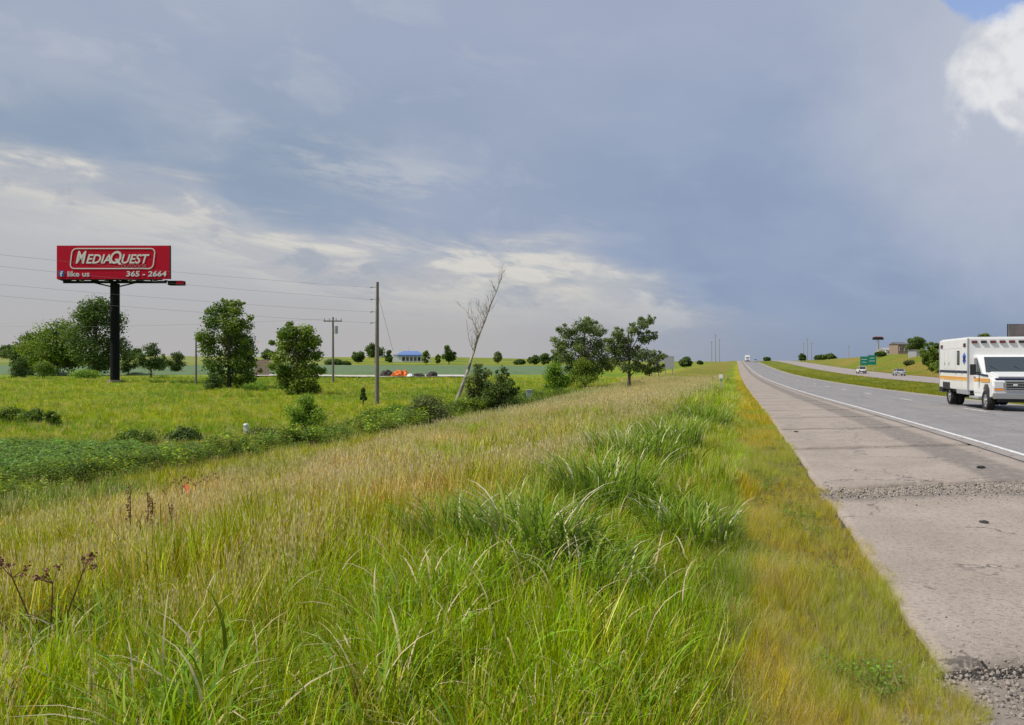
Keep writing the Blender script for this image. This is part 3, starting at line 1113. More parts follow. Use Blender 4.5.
# middle distance, 10 to 34 m
X, Y, d, rs = cam_pts(48000, 9.5, 36, 1.0, seed=5)
m = (X < .15)
pseed = sst(-X, 1.4, 3.0) * (.16 + .66 * sst(fbm(X * .42, Y * .22, 4, 71), .42, .58)) * (1 - .85 * sst(-X, 8, 13))
ch = rs.random(len(X)) < pseed
soy = (X < -19.4) & (Y < 25) & (Y > 17)
a = keep(m & ~ch & ~soy, X, Y)
sward('mid_slope_grass', a[0], a[1], rs, mid_c, hgt, 'mixed green grass down the embankment', blended_tint)
a = keep(m & ch & ~soy, X, Y)
sward('mid_seeding_grass', a[0], a[1], rs, mseed_c, hgt, 'tan seeding grass down the embankment', blended_tint)
# soybeans at the foot of the slope
X, Y, d, rs = cam_pts(16000, 18, 45, .6, -.9, -.2, seed=6)
soy = (X < -19.0 + 1.6 * (fbm(Y * .8, X * 0, 3, 5) - .5)) & (Y < 25 + 2.5 * (fbm(X * .6, Y * 0, 3, 6) - .5)) & (Y > 17.5)
soy &= rs.random(len(X)) < .8
a = keep(soy, X, Y)
sward('soybean_plants', a[0], a[1], rs, soy_c, lambda X, Y, rs: rs.uniform(.5, .8, len(X)), 'bluish green soybean plants at the slope foot',
      lambda X, Y, rs: np.array([[.16, .27, .075]]) * rs.uniform(.7, 1.35, (len(X), 1)))

# far slope and meadow, 34 to 130 m
X, Y, d, rs = cam_pts(66000, 32, 122, 1.15, seed=7)
pseed = sst(-X, 1.4, 3.2) * .75 * (1 - sst(-X, 12, 17)) + .08
ch = rs.random(len(X)) < pseed
m = (X < .6)
a = keep(m & ~ch, X, Y)
sward('meadow_grass', a[0], a[1], rs, far_c, hgt, 'yellow green meadow grass beyond the ditch', blended_tint)
a = keep(m & ch, X, Y)
sward('far_seeding_grass', a[0], a[1], rs, fseed_c, hgt, 'tan seeding grass on the far embankment', blended_tint)
# median and the bank beyond the far road
X, Y, d, rs = cam_pts(60000, 40, 260, 1.1, .1, .8, seed=8)
m = ((X > MED0 + .1) & (X < OPP0 - .1)) | (X > OPP1 + .1)
a = keep(m, X, Y)
sward('median_grass', a[0], a[1], rs, far_c, lambda X, Y, rs: rs.uniform(.14, .30, len(X)), 'mown yellow green grass of the median')
# right side of the near verge further off is short too
X, Y, d, rs = cam_pts(30000, 22, 120, 1.3, .1, .35, seed=9)
m = (X > -.4) & (X < EDGE - .02)
a = keep(m, X, Y)
sward('far_roadside_grass', a[0], a[1], rs, mid_c, lambda X, Y, rs: rs.uniform(.16, .30, len(X)), 'short yellow green grass along the far pavement edge')

# leafy undergrowth along the old fence row
ru = np.random.default_rng(31)
n = 2600
Yr = ru.uniform(14, 75, n) ** 1.0
Xr = -17.3 + ru.normal(0, .95, n) + .7 * np.sin(Yr * .25)
keepm = fbm(Xr * .5, Yr * .35, 3, 51) > .375
Xr, Yr = Xr[keepm], Yr[keepm]
sward('undergrowth', Xr, Yr, ru, weed_c, lambda X, Y, rs: (.14 + 1.35 * fbm(X * .5, Y * .3, 3, 52)) * (.72 + .28 * sst(Y, 24, 34)) * rs.uniform(.6, 1.2, len(X)), 'leafy undergrowth along the fence row',
      lambda X, Y, rs: np.where(rs.random((len(X), 1)) < .35, np.array([[.22, .30, .04]]), np.array([[.12, .19, .04]])) * rs.uniform(.5, 1.4, (len(X), 1)))
# meadow weeds
X, Y, d, rs = cam_pts(1500, 38, 120, .9, -.8, .2, seed=12)
m = (X < -19)
a = keep(m, X, Y)
sward('meadow_weeds', a[0], a[1], rs, weed_c, lambda X, Y, rs: rs.uniform(.3, .75, len(X)), 'leafy weeds dotted through the meadow',
      lambda X, Y, rs: np.array([[.16, .25, .035]]) * rs.uniform(.7, 1.4, (len(X), 1)))
X, Y, d, rs = cam_pts(5000, 3, 16, 1.2, -.2, .6, seed=13)
m = (X > -.4) & (X < EDGE - .25) & (fbm(X * 1.5, Y * 1.0, 2, 61) > .54)
a = keep(m, X, Y)
sward('roadside_weeds', a[0], a[1], rs, clov_c, lambda X, Y, rs: rs.uniform(.6, 1.1, len(X)), 'low leafy weeds in the short roadside grass',
      lambda X, Y, rs: np.array([[.13, .23, .035]]) * rs.uniform(.7, 1.3, (len(X), 1)))
# pale bleached blades arching over the foreground
bl = proto_coll('bleached_blade', [make_blades(3, .7, 1.0, .011, .03, 9, .7, rs0, droop=1.1, dry_p=0) for i in range(4)])
X, Y, d, rs = cam_pts(330, 2.7, 9, 1.2, -.7, .3, seed=14)
a = keep(X < -.75, X, Y)
sward('bleached_grass', a[0], a[1], rs, bl, lambda X, Y, rs: rs.uniform(.55, .9, len(X)), 'pale bleached blades arching over the foreground',
      lambda X, Y, rs: np.array([[.40, .42, .24]]) * rs.uniform(.6, 1.2, (len(X), 1)))


# ------------------------------------------------------------------ gravel in the broken joint and the near corner
def rock_coll():
    col = bpy.data.collections.new('stone_kinds')
    for k in range(4):
        bm = bmesh.new()
        bmesh.ops.create_icosphere(bm, subdivisions=1, radius=.5)
        r_ = random.Random(k)
        for v in bm.verts:
            v.co *= r_.uniform(.7, 1.15)
            v.co.z *= .7
        me = bpy.data.meshes.new('stone_%d' % k)
        bm.to_mesh(me)
        bm.free()
        me.materials.append(M['rock'] if k < 3 else M['tar'])
        o = bpy.data.objects.new('stone_%d' % k, me)
        col.objects.link(o)
    return col, 4


stones = rock_coll()
rg = np.random.default_rng(77)


def gravel(name, n, x0, x1, y0, y1, s0, s1, label, tarp=.06, loose=None):
    X = rg.uniform(x0, x1, n)
    Yl = rg.uniform(0, 1, n)
    Yb = y0 + (y1 - y0) * Yl
    Yw = Yb + SK * (X - EDGE)
    s = s0 + (s1 - s0) * rg.random(n) ** 3
    Z = paved(X, Yw) - .052 + s * .2 + .03 * rg.random(n) * (vnoise(X * 2.5, Yw * 2.5, 9))
    if loose is not None:
        Yw = loose + np.abs(rg.normal(0, .38, n)) * rg.choice([-1.0, .7], n, p=[.75, .25]) + SK * (X - EDGE)
        Z = paved(X, Yw) + s * .15
    idx = np.where(rg.random(n) < tarp, 3, rg.integers(0, 3, n))
    rot = rg.uniform(0, 6.28, (n, 3))
    scatter(name, stones, np.stack([X, Yw, Z], -1), rot, np.stack([s, s * rg.uniform(.7, 1.3, n), s], -1), np.ones((n, 3)), idx, label)


gravel('joint_gravel', 9000, EDGE - .05, LINE - .36, 10.4, 11.6, .012, .05, 'loose crushed stone filling the broken shoulder joint')
gravel('corner_gravel', 14000, EDGE - .35, LINE - .4, 3.0, 5.0, .008, .036, 'loose gravel where the paved shoulder ends', tarp=.015)
gravel('loose_grit', 2600, EDGE, LINE - .36, 0, 1, .006, .028, 'loose grit strewn over the slab ends beside the broken joint', loose=10.75)
gravel('edge_grit', 900, EDGE, LINE - .36, 0, 1, .006, .025, 'loose grit on the slab edge at the near corner', loose=5.1)


# single lumps lying on the slabs
def lump(px, py, s, label, m='tar'):
    u = (px - 512) / FPX
    d = CAMZ * FPX / (py - 362.5)
    for _ in range(8):
        x, yv = spot(px, d)
        d = (CAMZ - float(paved(x, yv))) * FPX / (py - 362.5)
    x, yv = spot(px, d)
    bm = bmesh.new()
    bmesh.ops.create_icosphere(bm, subdivisions=2, radius=1)
    r_ = random.Random(int(px))
    for v in bm.verts:
        v.co *= 1 + r_.uniform(-.25, .2)
    bmesh.ops.scale(bm, verts=bm.verts, vec=s)
    me = bpy.data.meshes.new('asphalt_lump')
    bm.to_mesh(me)
    bm.free()
    me.materials.append(M[m])
    o = link('asphalt_lump', me)
    o.location = (x, yv, float(paved(x, yv)) + s[2] * .5)
    o.rotation_euler = (0, 0, r_.uniform(0, 3))
    tag(o, label, 'debris')


lump(984, 423 + 100 - 0, (.05, .03, .02), 'small dark scrap lying on the pavement near its right side')
lump(796, 432, (.09, .05, .02), 'dark scrap on the second visible pavement slab')
lump(981, 468 - 0, (.10, .06, .025), 'dark fragment lying on the slab behind the broken joint')

# tufts rooted in the joints
rj = np.random.default_rng(8)
Xj, Yj = [], []
for q, (a_, b_) in enumerate(SL[1:9]):
    k_ = 26 if q == 0 else 14
    xx = EDGE + (LINE - EDGE - .5) * rj.random(k_) ** 1.7
    Xj.append(xx)
    Yj.append((a_ - (.45 if q == 0 else .08)) + SK * (xx - EDGE) + rj.normal(0, .12 if q == 0 else .02, k_))
Xj, Yj = np.concatenate(Xj), np.concatenate(Yj)
nj = len(Xj)
hj = rj.uniform(.05, .12, nj)
scatter('joint_grass', short_c, np.stack([Xj, Yj, paved(Xj, Yj) - .05], -1), np.stack([rj.normal(0, .2, nj), rj.normal(0, .2, nj), rj.uniform(0, 6, nj)], -1),
        np.stack([hj * 1.2, hj * 1.2, hj * 1.3], -1), np.array([[.34, .36, .04]]) * rj.uniform(.6, 1.1, (nj, 1)), rj.integers(0, 5, nj), 'small grass tufts rooted in the pavement joints')

# ------------------------------------------------------------------ trees and shrubs
def leaf_cloud(clumps, n, leaf, rs, flat=.0):
    """numpy leaf quads spread through ball-shaped clumps (cx,cy,cz,r)"""
    cl = np.array(clumps)
    w = cl[:, 3] ** 2
    ci = rs.choice(len(cl), n, p=w / w.sum())
    dirs = rs.normal(size=(n, 3))
    dirs /= np.linalg.norm(dirs, axis=1)[:, None]
    rad = (rs.random(n) ** .45) * (1 + .15 * rs.normal(size=n))
    sq = np.array([1, 1, .8 - flat])
    c = cl[ci, :3] + dirs * sq * (cl[ci, 3] * rad)[:, None]
    nrm = dirs * .8 + rs.normal(size=(n, 3)) * .7 + np.array([0, 0, .45])
    nrm /= np.linalg.norm(nrm, axis=1)[:, None]
    t = np.cross(nrm, rs.normal(size=(n, 3)))
    t /= np.linalg.norm(t, axis=1)[:, None]
    b = np.cross(nrm, t)
    L = (leaf * rs.uniform(.55, 1.35, n))[:, None]
    V = np.stack([c - t * L * .5, c + b * L * .33, c + t * L * .5, c - b * L * .33], 1).reshape(-1, 3)
    F = np.arange(4 * n).reshape(n, 4)
    cv_c = rs.random(len(cl))
    cv = np.clip(cv_c[ci] * .75 + rs.random(n) * .35 - .05, 0, 1)
    return V, F, np.repeat(cv, 4)


def crown_clumps(kind, H, W, base, rs, k=26):
    """clump centres for a crown of height H, half-width W, starting at base"""
    out = []
    ch = H - base
    for i in range(k):
        t = rs.random()
        if kind == 'oval':
            prof = math.sin(math.pi * min(1, (t * .86 + .10))) ** .6
        elif kind == 'broad':
            prof = (1 - abs(t - .42) / .62) ** .5 if abs(t - .42) < .62 else .1
        elif kind == 'cone':
            prof = 1 - t * .85
        elif kind == 'open':
            prof = .55 + .45 * math.sin(math.pi * t)
        else:
            prof = math.sqrt(max(0.05, 1 - (t * 1.0) ** 2))
        a = rs.random() * 6.283
        r = W * prof * math.sqrt(rs.random()) * .82
        cr = W * rs.uniform(.27, .46) * (.75 if kind == 'open' else 1)
        out.append((r * math.cos(a), r * math.sin(a), base + cr * .7 + t * (ch - cr * 1.5), cr))
    return out


def trunk_mb(H, r, rs, lean=(0, 0), clumps=(), limbs=8, base=0):
    mb = MB()
    pts = []
    for i in range(7):
        t = i / 6
        pts.append((lean[0] * t + math.sin(t * 5 + rs.random()) * r * .5 * t, lean[1] * t + math.cos(t * 4) * r * .4 * t, H * t - .15 * (i == 0)))
    mb.tube(pts, [r * (1.35 if i == 0 else 1) * (1 - .72 * i / 6) for i in range(7)], 9)
    cs = sorted(clumps, key=lambda c: -c[3])[:limbs]
    for c in cs:
        z0 = max(base * .6, min(H * .85, c[2] * .55))
        p0 = Vector((lean[0] * z0 / H, lean[1] * z0 / H, z0))
        p1 = Vector(c[:3])
        mid = p0.lerp(p1, .5) + Vector((0, 0, -.06 * (p1 - p0).length))
        mb.tube([p0, mid, p1], [r * .42, r * .26, r * .08], 6)
    return mb


def tree(name, label, cat, px, d, H, W, trunk_h, kind, leafm, n=9000, leaf=.22, seed=0, group=None, lean=(0, 0), k=26, clumps=None, r=None, depth=None):
    rs = np.random.default_rng(seed + 100)
    x, yv = spot(px, d)
    root = thing(name, label, cat, (x, yv, gz(x, yv) - .04), rs.random() * 0 + TH, group)
    cls = clumps or crown_clumps(kind, H, W, trunk_h, rs, k)
    mb = trunk_mb(H * .82, r or max(.05, H * .022), rs, lean, cls, 9, trunk_h)
    mb.build('trunk', M['bark'], root, True)
    V, F, cv = leaf_cloud(cls, n, leaf, rs)
    V[:, 2] = np.maximum(V[:, 2], .02)
    me = np_mesh('crown', V, F, LEAF[leafm], {'cv': ('FLOAT', 'POINT', cv)})
    link('crown', me, root)
    return root


def shrub(label, px, d, H, W, leafm, seed, n=4200, leaf=.12, group=None, clumps=None, name='shrub', cat='shrub', kind='dome'):
    rs = np.random.default_rng(seed + 500)
    x, yv = spot(px, d)
    root = thing(name, label, cat, (x, yv, gz(x, yv) - .03), TH, group)
    cls = clumps or crown_clumps(kind, H, W, 0.0, rs, 22)
    mb = MB()
    for q in range(7):
        c = cls[q % len(cls)]
        mb.tube([(rs.normal() * .1, rs.normal() * .1, -.05), (c[0] * .5, c[1] * .5, c[2] * .5), (c[0], c[1], c[2])], [.04, .028, .01], 5)
    mb.build('stems', M['bark'], root)
    V, F, cv = leaf_cloud(cls, n, leaf, rs)
    V[:, 2] = np.maximum(V[:, 2], .02)
    link('foliage', np_mesh('foliage', V, F, LEAF[leafm], {'cv': ('FLOAT', 'POINT', cv)}), root)
    return root


def px_clumps(d, px0, base_y, items, rs, jz=.0):
    """clumps given as (dx, height, radius) in picture px at depth d, scattered in depth"""
    s = d / FPX
    out = []
    for dx, hh, r in items:
        out.append((dx * s, rs.uniform(-.8, .8) * r * s, hh * s, r * s * .84))
        for _ in range(2):
            a = rs.uniform(-.4, 3.5)
            out.append(((dx + math.cos(a) * r * .85) * s, rs.uniform(-.9, .9) * r * s, max(.3, (hh + math.sin(a) * r * .8)) * s, r * s * rs.uniform(.25, .45)))
    return out


rt = random.Random(4)
# the two-crowned grove left of and behind the billboard
tree('tree', 'tall dark tree standing directly behind the black billboard pole', 'tree', 96, 140, 14.6, 5.6, .3, 'oval', 'dark', 14000, .40, 1, k=54)
tree('tree', 'broad rounded green tree left of the tall tree behind the billboard', 'tree', 57, 144, 11.0, 5.8, .2, 'oval', 'ash', 12500, .40, 2, k=46)
tree('tree', 'low spreading tree at the left end of the grove near the frame edge', 'tree', 32, 148, 8.4, 4.4, .2, 'oval', 'dark', 7500, .40, 3, k=34)
shrub('round dark shrub at the left foot of the grove', 22, 120, 3.4, 1.7, 'dark', 1, 3000, .22)
shrub('round green shrub just right of the round dark shrub below the grove', 43, 118, 3.0, 2.0, 'ash', 2, 3000, .22)
shrub('low bright shrub between the grove and the billboard pole', 84, 112, 1.7, 2.2, 'bright', 3, 2200, .2)
tree('small_tree', 'small dark oval tree on a thin trunk right of the billboard pole', 'tree', 151, 118, 5.6, 2.0, 1.2, 'oval', 'dark', 5000, .24, 5)
tree('small_tree', 'small green tree in the soybean field behind the thin-trunked tree', 'tree', 176, 165, 5.0, 2.0, .5, 'oval', 'dark', 4000, .28, 6)
tree('small_tree', 'pale narrow tree tucked left of the green field tree', 'tree', 163, 175, 4.6, 1.3, .4, 'oval', 'grey', 2600, .28, 66)
tree('small_tree', 'dark tree low behind the billboard pole at its right', 'tree', 128, 150, 5.2, 2.0, .4, 'oval', 'dark', 3500, .28, 67)
# large tree between billboard and poles
r1 = random.Random(8)
s_ = 92 / FPX
items = [(-6, 78, 13), (8, 76, 11), (-12, 66, 14), (5, 64, 16), (18, 62, 9), (-20, 52, 12), (-4, 50, 17), (12, 48, 15), (19, 38, 11), (-18, 38, 13), (0, 34, 18), (19, 30, 9), (12, 26, 13), (-10, 22, 15), (4, 14, 15), (20, 14, 11), (-4, 86, 6), (12, 84, 5), (-24, 44, 7), (20, 22, 7), (10, 8, 12), (-8, 8, 10), (16, 8, 8)]
tree('tree', 'large leafy green tree midway between the billboard and the utility poles', 'tree', 229, 92, 10.6, 3.6, .8, 'oval', 'ash', 19000, .27, 7, clumps=px_clumps(92, 229, 388, items, r1))
items = [(-8, 62, 12), (8, 64, 11), (-14, 50, 12), (2, 52, 14), (16, 54, 11), (-16, 38, 11), (0, 38, 15), (17, 40, 10), (-14, 24, 12), (2, 24, 14), (16, 26, 10), (-12, 12, 11), (4, 12, 12), (14, 14, 9), (-4, 4, 9), (18, 6, 7), (10, 2, 8)]
tree('tree', 'rounded dense tree just left of the crossarm pole', 'tree', 297, 78, 7.4, 2.5, .4, 'oval', 'ash', 16000, .24, 8, clumps=px_clumps(78, 297, 395, items, r1))
shrub('dark low shrub at the foot of the large leafy tree', 213, 88, 2.0, 1.3, 'dark', 7, 2600, .17)
shrub('small yellow green shrub between the two large trees', 257, 84, 1.2, 1.5, 'bright', 8, 2000, .15)
# shrubs of the fence row
shrub('bright green bush alone on the fence row below the dense tree', 306, 38, 2.05, 1.15, 'bright', 9, 7000, .10)
shrub('dark brown green bush on the fence row left of the dead tree', 426, 42, 2.1, 1.6, 'olive', 10, 7000, .10)
shrub('green weedy bush between the wooden pole and the dark bush', 396, 46, 1.15, 1.3, 'bright', 11, 3800, .10)
shrub('sprawling low bush at the foot of the wooden pole', 372, 43, 1.1, 1.2, 'ash', 12, 3600, .10)
shrub('small low bush right under the dark brown green bush', 455, 42, .5, .8, 'olive', 13, 2200, .09)
items = [(-9, 20, 9), (-5, 34, 9), (2, 28, 12), (-8, 10, 9), (2, 12, 12), (-12, 10, 6), (-2, 42, 7), (8, 40, 6)]
shrub('grey green willow-like bush right of the leaning dead tree', 480, 54, 3.3, 2, 'grey', 14, 6500, .13, clumps=px_clumps(54, 480, 415, items, r1))
items = [(4, 36, 9), (0, 26, 12), (8, 24, 12), (12, 12, 11), (0, 10, 12), (-8, 14, 9), (6, 44, 5), (16, 22, 8)]
shrub('darker leafy bush adjoining the willow-like bush on its right', 497, 53, 3.4, 2, 'dark', 15, 6500, .13, clumps=px_clumps(53, 497, 415, items, r1))
shrub('round bright bush in the ditch left of the two spreading trees', 555, 84, 3.3, 1.9, 'bright', 16, 6000, .17)
shrub('round dark green bush against the left spreading tree', 583, 90, 3.8, 2.1, 'ash', 17, 6000, .17)
shrub('leftmost dark weed bush in the near meadow', 10, 45, 1.1, 1.0, 'ash', 18, 2600, .12, group=None)
shrub('middle dark weed bush of the three in the near meadow', 33, 44, 1.15, .75, 'ash', 19, 2200, .12)
shrub('small right-hand dark weed bush of the three in the near meadow', 51, 43, 1.0, .55, 'ash', 20, 1800, .12)
shrub('dark viney thicket on the fence row beside the soybeans', 186, 33, .95, .8, 'dark', 21, 3600, .10)
shrub('leafy green thicket at the right end of the soybeans', 135, 32, .9, 1.1, 'ash', 22, 3600, .10)
shrub('grey brown scrub on the fence row beside the white marker', 262, 35, .7, .8, 'olive', 23, 2400, .09)
# two spreading locust trees
items = [(-4, 62, 12), (-18, 56, 10), (10, 58, 11), (-24, 44, 10), (-6, 46, 15), (14, 44, 13), (-18, 32, 12), (2, 32, 15), (18, 30, 12), (-8, 22, 12), (10, 20, 12), (24, 22, 8), (-26, 36, 7), (6, 66, 6)]
tree('spreading_tree', 'left one of the two spreading feathery trees beside the ditch', 'tree', 585, 92, 7.9, 3, 1.8, 'open', 'grey', 15000, .22, 30, clumps=px_clumps(92, 585, 385, items, r1))
items = [(14, 66, 8), (4, 60, 8), (22, 70, 6), (-12, 56, 8), (-2, 50, 10), (16, 52, 9), (-16, 42, 9), (26, 54, 5), (0, 38, 12), (-12, 30, 9), (14, 36, 11), (24, 30, 8), (32, 34, 6), (8, 24, 9), (-4, 24, 8), (20, 20, 8), (30, 22, 6), (-20, 50, 5)]
tree('spreading_tree', 'right-hand spreading feathery tree with dark trunk in grass', 'tree', 629, 85, 7.8, 3, 1.9, 'open', 'grey', 12500, .21, 31, clumps=px_clumps(85, 629, 390, items, r1), r=.20)

# far trees
far = [
    (358, 470, 8.0, 4.2, 'dark', 'dark round tree on the hill field left of the wooden pole', 0),
    (375, 500, 13.5, 6.2, 'dark', 'tall dark tree right behind the wooden pole on the hill', 2),
    (389, 480, 8.0, 2.6, 'dark', 'narrow dark tree left of the white building', 0),
    (426, 430, 8.0, 2.0, 'ash', 'green tree standing in front of the white building', .5),
    (438, 440, 5.5, 1.8, 'ash', 'small tree at the right end of the white building', .3),
    (449, 430, 11.0, 4.0, 'dark', 'tallest dark tree right of the white building', .5),
    (498, 450, 7.6, 2.8, 'grey', 'lone pale tree on the hill beyond the willow-like bush', .6),
    (520, 430, 3.2, 3.2, 'dark', 'low dark shrub at the left end of the far treeline', 0),
    (534, 420, 5.4, 3.6, 'dark', 'first tree of the far treeline beyond the soybeans', 0),
    (545, 410, 6.4, 3.6, 'dark', 'second tree of the far treeline beyond the soybeans', 0),
    (557, 420, 6.6, 4.0, 'dark', 'third tree of the far treeline beside the spreading trees', 0),
    (686, 260, 4.0, 2.5, 'dark', 'dark round tree alone on the embankment near the delineator', .2),
    (700, 480, 2.6, 2.0, 'dark', 'tiny dark bush on the skyline left of the tall poles', 0),
    (137, 600, 9.0, 5.0, 'dark', 'far skyline tree just right of the billboard pole', 0),
    (8, 560, 11.0, 7.0, 'dark', 'far skyline tree at the left edge of the view', 0),
    (334, 360, 3.4, 4.6, 'dark', 'dark bush in the field right behind the crossarm pole', 0),
    (345, 370, 2.4, 2.6, 'dark', 'smaller bush beside the dark bush behind the crossarm pole', 0),
    (268, 560, 9.0, 5.0, 'dark', 'far skyline tree showing between the two large trees', 0),
    (802, 520, 5.0, 2.6, 'dark', 'small dark tree at the foot of the poles beyond the median', 0),
    (821, 480, 3.2, 4.2, 'dark', 'left low dark tree on the skyline right of the far poles', 0),
    (830, 470, 3.6, 4.0, 'dark', 'right low dark tree on the skyline right of the far poles', 0),
    (767, 560, 3.0, 2.6, 'dark', 'small dark bush beside the far truck on the median skyline', 0),
    (881, 290, 2.2, 2.2, 'dark', 'dark low bush at the foot of the red topped pole sign', 0),
    (916, 250, 5.9, 3.0, 'dark', 'dark round tree on the right-hand bank before the houses', .3),
    (929, 185, 7.3, 1.9, 'ash', 'tall bright green tree beside the ambulance on the bank', .2),
    (936, 188, 5.8, 1.6, 'dark', 'dark tree half hidden behind the ambulance rear corner', .2),
    (909, 215, 1.6, 1.4, 'olive', 'low scrubby bush on the bank under the houses', 0),
    (938, 170, 3.0, 1.6, 'ash', 'rounded green bush at the foot of the tall bank tree', 0),
    (986, 240, 6.6, 3.4, 'ash', 'green treetop rising behind the ambulance roof', .5),
]
for i, (px, d, H, W, lm, lab, tb_) in enumerate(far):
    tree('far_tree', lab, 'tree', px, d, H, W, H * .06 + tb_, 'oval' if H > 5 else 'dome', lm, 4200 if d > 300 else 6000, d * .0019 + .02, 60 + i, k=26)

# small cedar on a bare stem near the pole
tree('cedar_sapling', 'tiny pointed dark cedar on a bare stem left of the wooden pole', 'tree', 363, 62, 1.55, .34, .45, 'cone', 'dark', 4200, .11, 200, k=40, r=.07)


def dead_tree():
    rs = random.Random(12)
    d = 58
    x, yv = spot(453, d)
    root = thing('dead_tree', 'leaning bare dead tree with pale trunk and fine twigs', 'tree', (x, yv, gz(x, yv) - .05), TH)
    s = d / FPX
    P = [(0, 0, -.1), (8, 0, 20), (15, .3, 40), (20.5, .2, 58), (26, -.3, 75), (32, .2, 90), (37.5, 0, 105), (44, .2, 120), (50, 0, 137)]
    P = [(a * s, b, c * s) for a, b, c in P]
    mb = MB()
    mb.tube(P, [.17, .145, .125, .108, .092, .072, .052, .034, .012], 9)
    mb.build('trunk', M['dead_wood'], root, True)
    tw = MB()

    def branch(p, dirv, L, r, depth):
        pts = [p]
        q = Vector(p)
        dv = dirv.normalized()
        for _ in range(4):
            dv = (dv + Vector((rs.uniform(-.22, .22), rs.uniform(-.22, .22), rs.uniform(-.06, .2)))).normalized()
            q = q + dv * L / 4
            pts.append(q.copy())
        tw.tube(pts, [r, r * .8, r * .6, r * .4, r * .2], 4, cap=False)
        if depth:
            for _ in range(3 + depth):
                k = rs.randint(1, 4)
                branch(pts[k], dv + Vector((rs.uniform(-.9, .9), rs.uniform(-.9, .9), rs.uniform(-.1, .7))), L * rs.uniform(.3, .55), r * .5, depth - 1)
    for k in range(34):
        t = rs.uniform(.36, .99)
        f = t * 8
        i = min(7, int(f))
        p = Vector(P[i]).lerp(Vector(P[i + 1]), f - i)
        a = rs.uniform(0, 6.28)
        branch(p, Vector((math.cos(a) * .8, math.sin(a) * .8, rs.uniform(.9, 2.2))), rs.uniform(.6, 1.5) * (1.25 - t * .6), .019, 2)
    # one long upright limb on the left
    branch(Vector(P[4]), Vector((-.35, 0, .9)), 2.4, .045, 2)
    branch(Vector(P[3]), Vector((-.2, 0, 1)), 1.8, .035, 2)
    tw.build('twigs', M['dead_wood'], root)['kind'] = 'stuff'


dead_tree()


# dried brown weeds in the near grass
def dry_weed(label, px, d, H, kind, seed):
    rs = random.Random(seed)
    x, yv = spot(px, d)
    root = thing('dry_weed', label, 'plant', (x, yv, gz(x, yv)), TH)
    st = MB()
    sd = MB()

    def blob(p, r):
        for _ in range(14):
            a = Vector((rs.gauss(0, 1), rs.gauss(0, 1), rs.gauss(0, .6))).normalized() * r * rs.random()
            q = Vector(p) + a
            u = Vector((rs.gauss(0, 1), rs.gauss(0, 1), rs.gauss(0, 1))).normalized() * r * .42
            v = u.cross(Vector((rs.gauss(0, 1), rs.gauss(0, 1), 1))).normalized() * r * .3
            sd.add([q - u, q + v, q + u, q - v], [[0, 1, 2, 3]])
    if kind == 'spike':
        for k in range(3):
            bx = (k - 1) * .12
            h = H * (1, .62, .85)[k]
            pts = [(bx, 0, 0), (bx + .01, .02, h * .5), (bx + rs.uniform(-.04, .05), 0, h)]
            st.tube(pts, [.011, .009, .004], 5)
            for q in range(16):
                t = .5 + .5 * q / 16
                blob((bx + rs.uniform(-.015, .015), rs.uniform(-.015, .015), h * t), .030 * (1.3 - t * .6))
    else:
        for k in range(5):
            a = (-.42, -.18, .05, .22, -.05)[k]
            h = H * (.78, .95, .9, 1.0, .6)[k]
            pts = [(a * .3, 0, 0), (a * .5, .03, h * .45), (a * 1.1, 0, h * .85)]
            st.tube(pts, [.008, .006, .004], 5)
            for q in range(5):
                b = rs.uniform(-.12, .14)
                e = (a * 1.1 + b, rs.uniform(-.1, .1), h * rs.uniform(.88, 1.0))
                st.tube([pts[2], e], [.003, .002], 4)
                if k in (1, 2, 3):
                    blob(e, .030)
    st.build('stems', M['brown_weed'], root)
    sd.build('seed_heads', M['brown_seed'], root)['kind'] = 'stuff'


dry_weed('dried brown umbrella-headed weed with flat seed heads at left', 44, 4.9, .80, 'umbel', 3)
dry_weed('tall dried brown dock spikes right of the umbrella-headed weed', 140, 8.2, .95, 'spike', 5)
dry_weed('lower pair of dried brown dock spikes beside the tall ones', 160, 8.3, .85, 'spike', 8)
dry_weed('faint brown dried weed head beside the little orange flag', 192, 12.2, .80, 'umbel', 9)

# ------------------------------------------------------------------ text helper
def text_mesh(body, size, shear=0.0, offset=0.0, depth=0.0):
    cu = bpy.data.curves.new('txt', 'FONT')
    cu.body = body
    cu.size = size
    cu.shear = shear
    cu.offset = offset
    cu.extrude = depth
    cu.resolution_u = 3
    o = bpy.data.objects.new('txt', cu)
    S.collection.objects.link(o)
    dg = bpy.context.evaluated_depsgraph_get()
    me = bpy.data.meshes.new_from_object(o.evaluated_get(dg))
    bpy.data.objects.remove(o)
    return me


def lettering(name, body, size, loc, material, parent, rot=(math.pi / 2, 0, 0), shear=0.0, offset=0.0, width=None, depth=0.01):
    me = text_mesh(body, size, shear, offset, depth)
    xs = [v.co.x for v in me.vertices]
    x0, x1 = min(xs), max(xs)
    f = (width / (x1 - x0)) if width else 1
    for v in me.vertices:
        v.co.x = (v.co.x - x0) * f
    me.materials.clear()
    me.materials.append(material)
    o = link(name, me, parent)
    o['kind'] = 'stuff'
    o.location = loc
    o.rotation_euler = rot
    return o


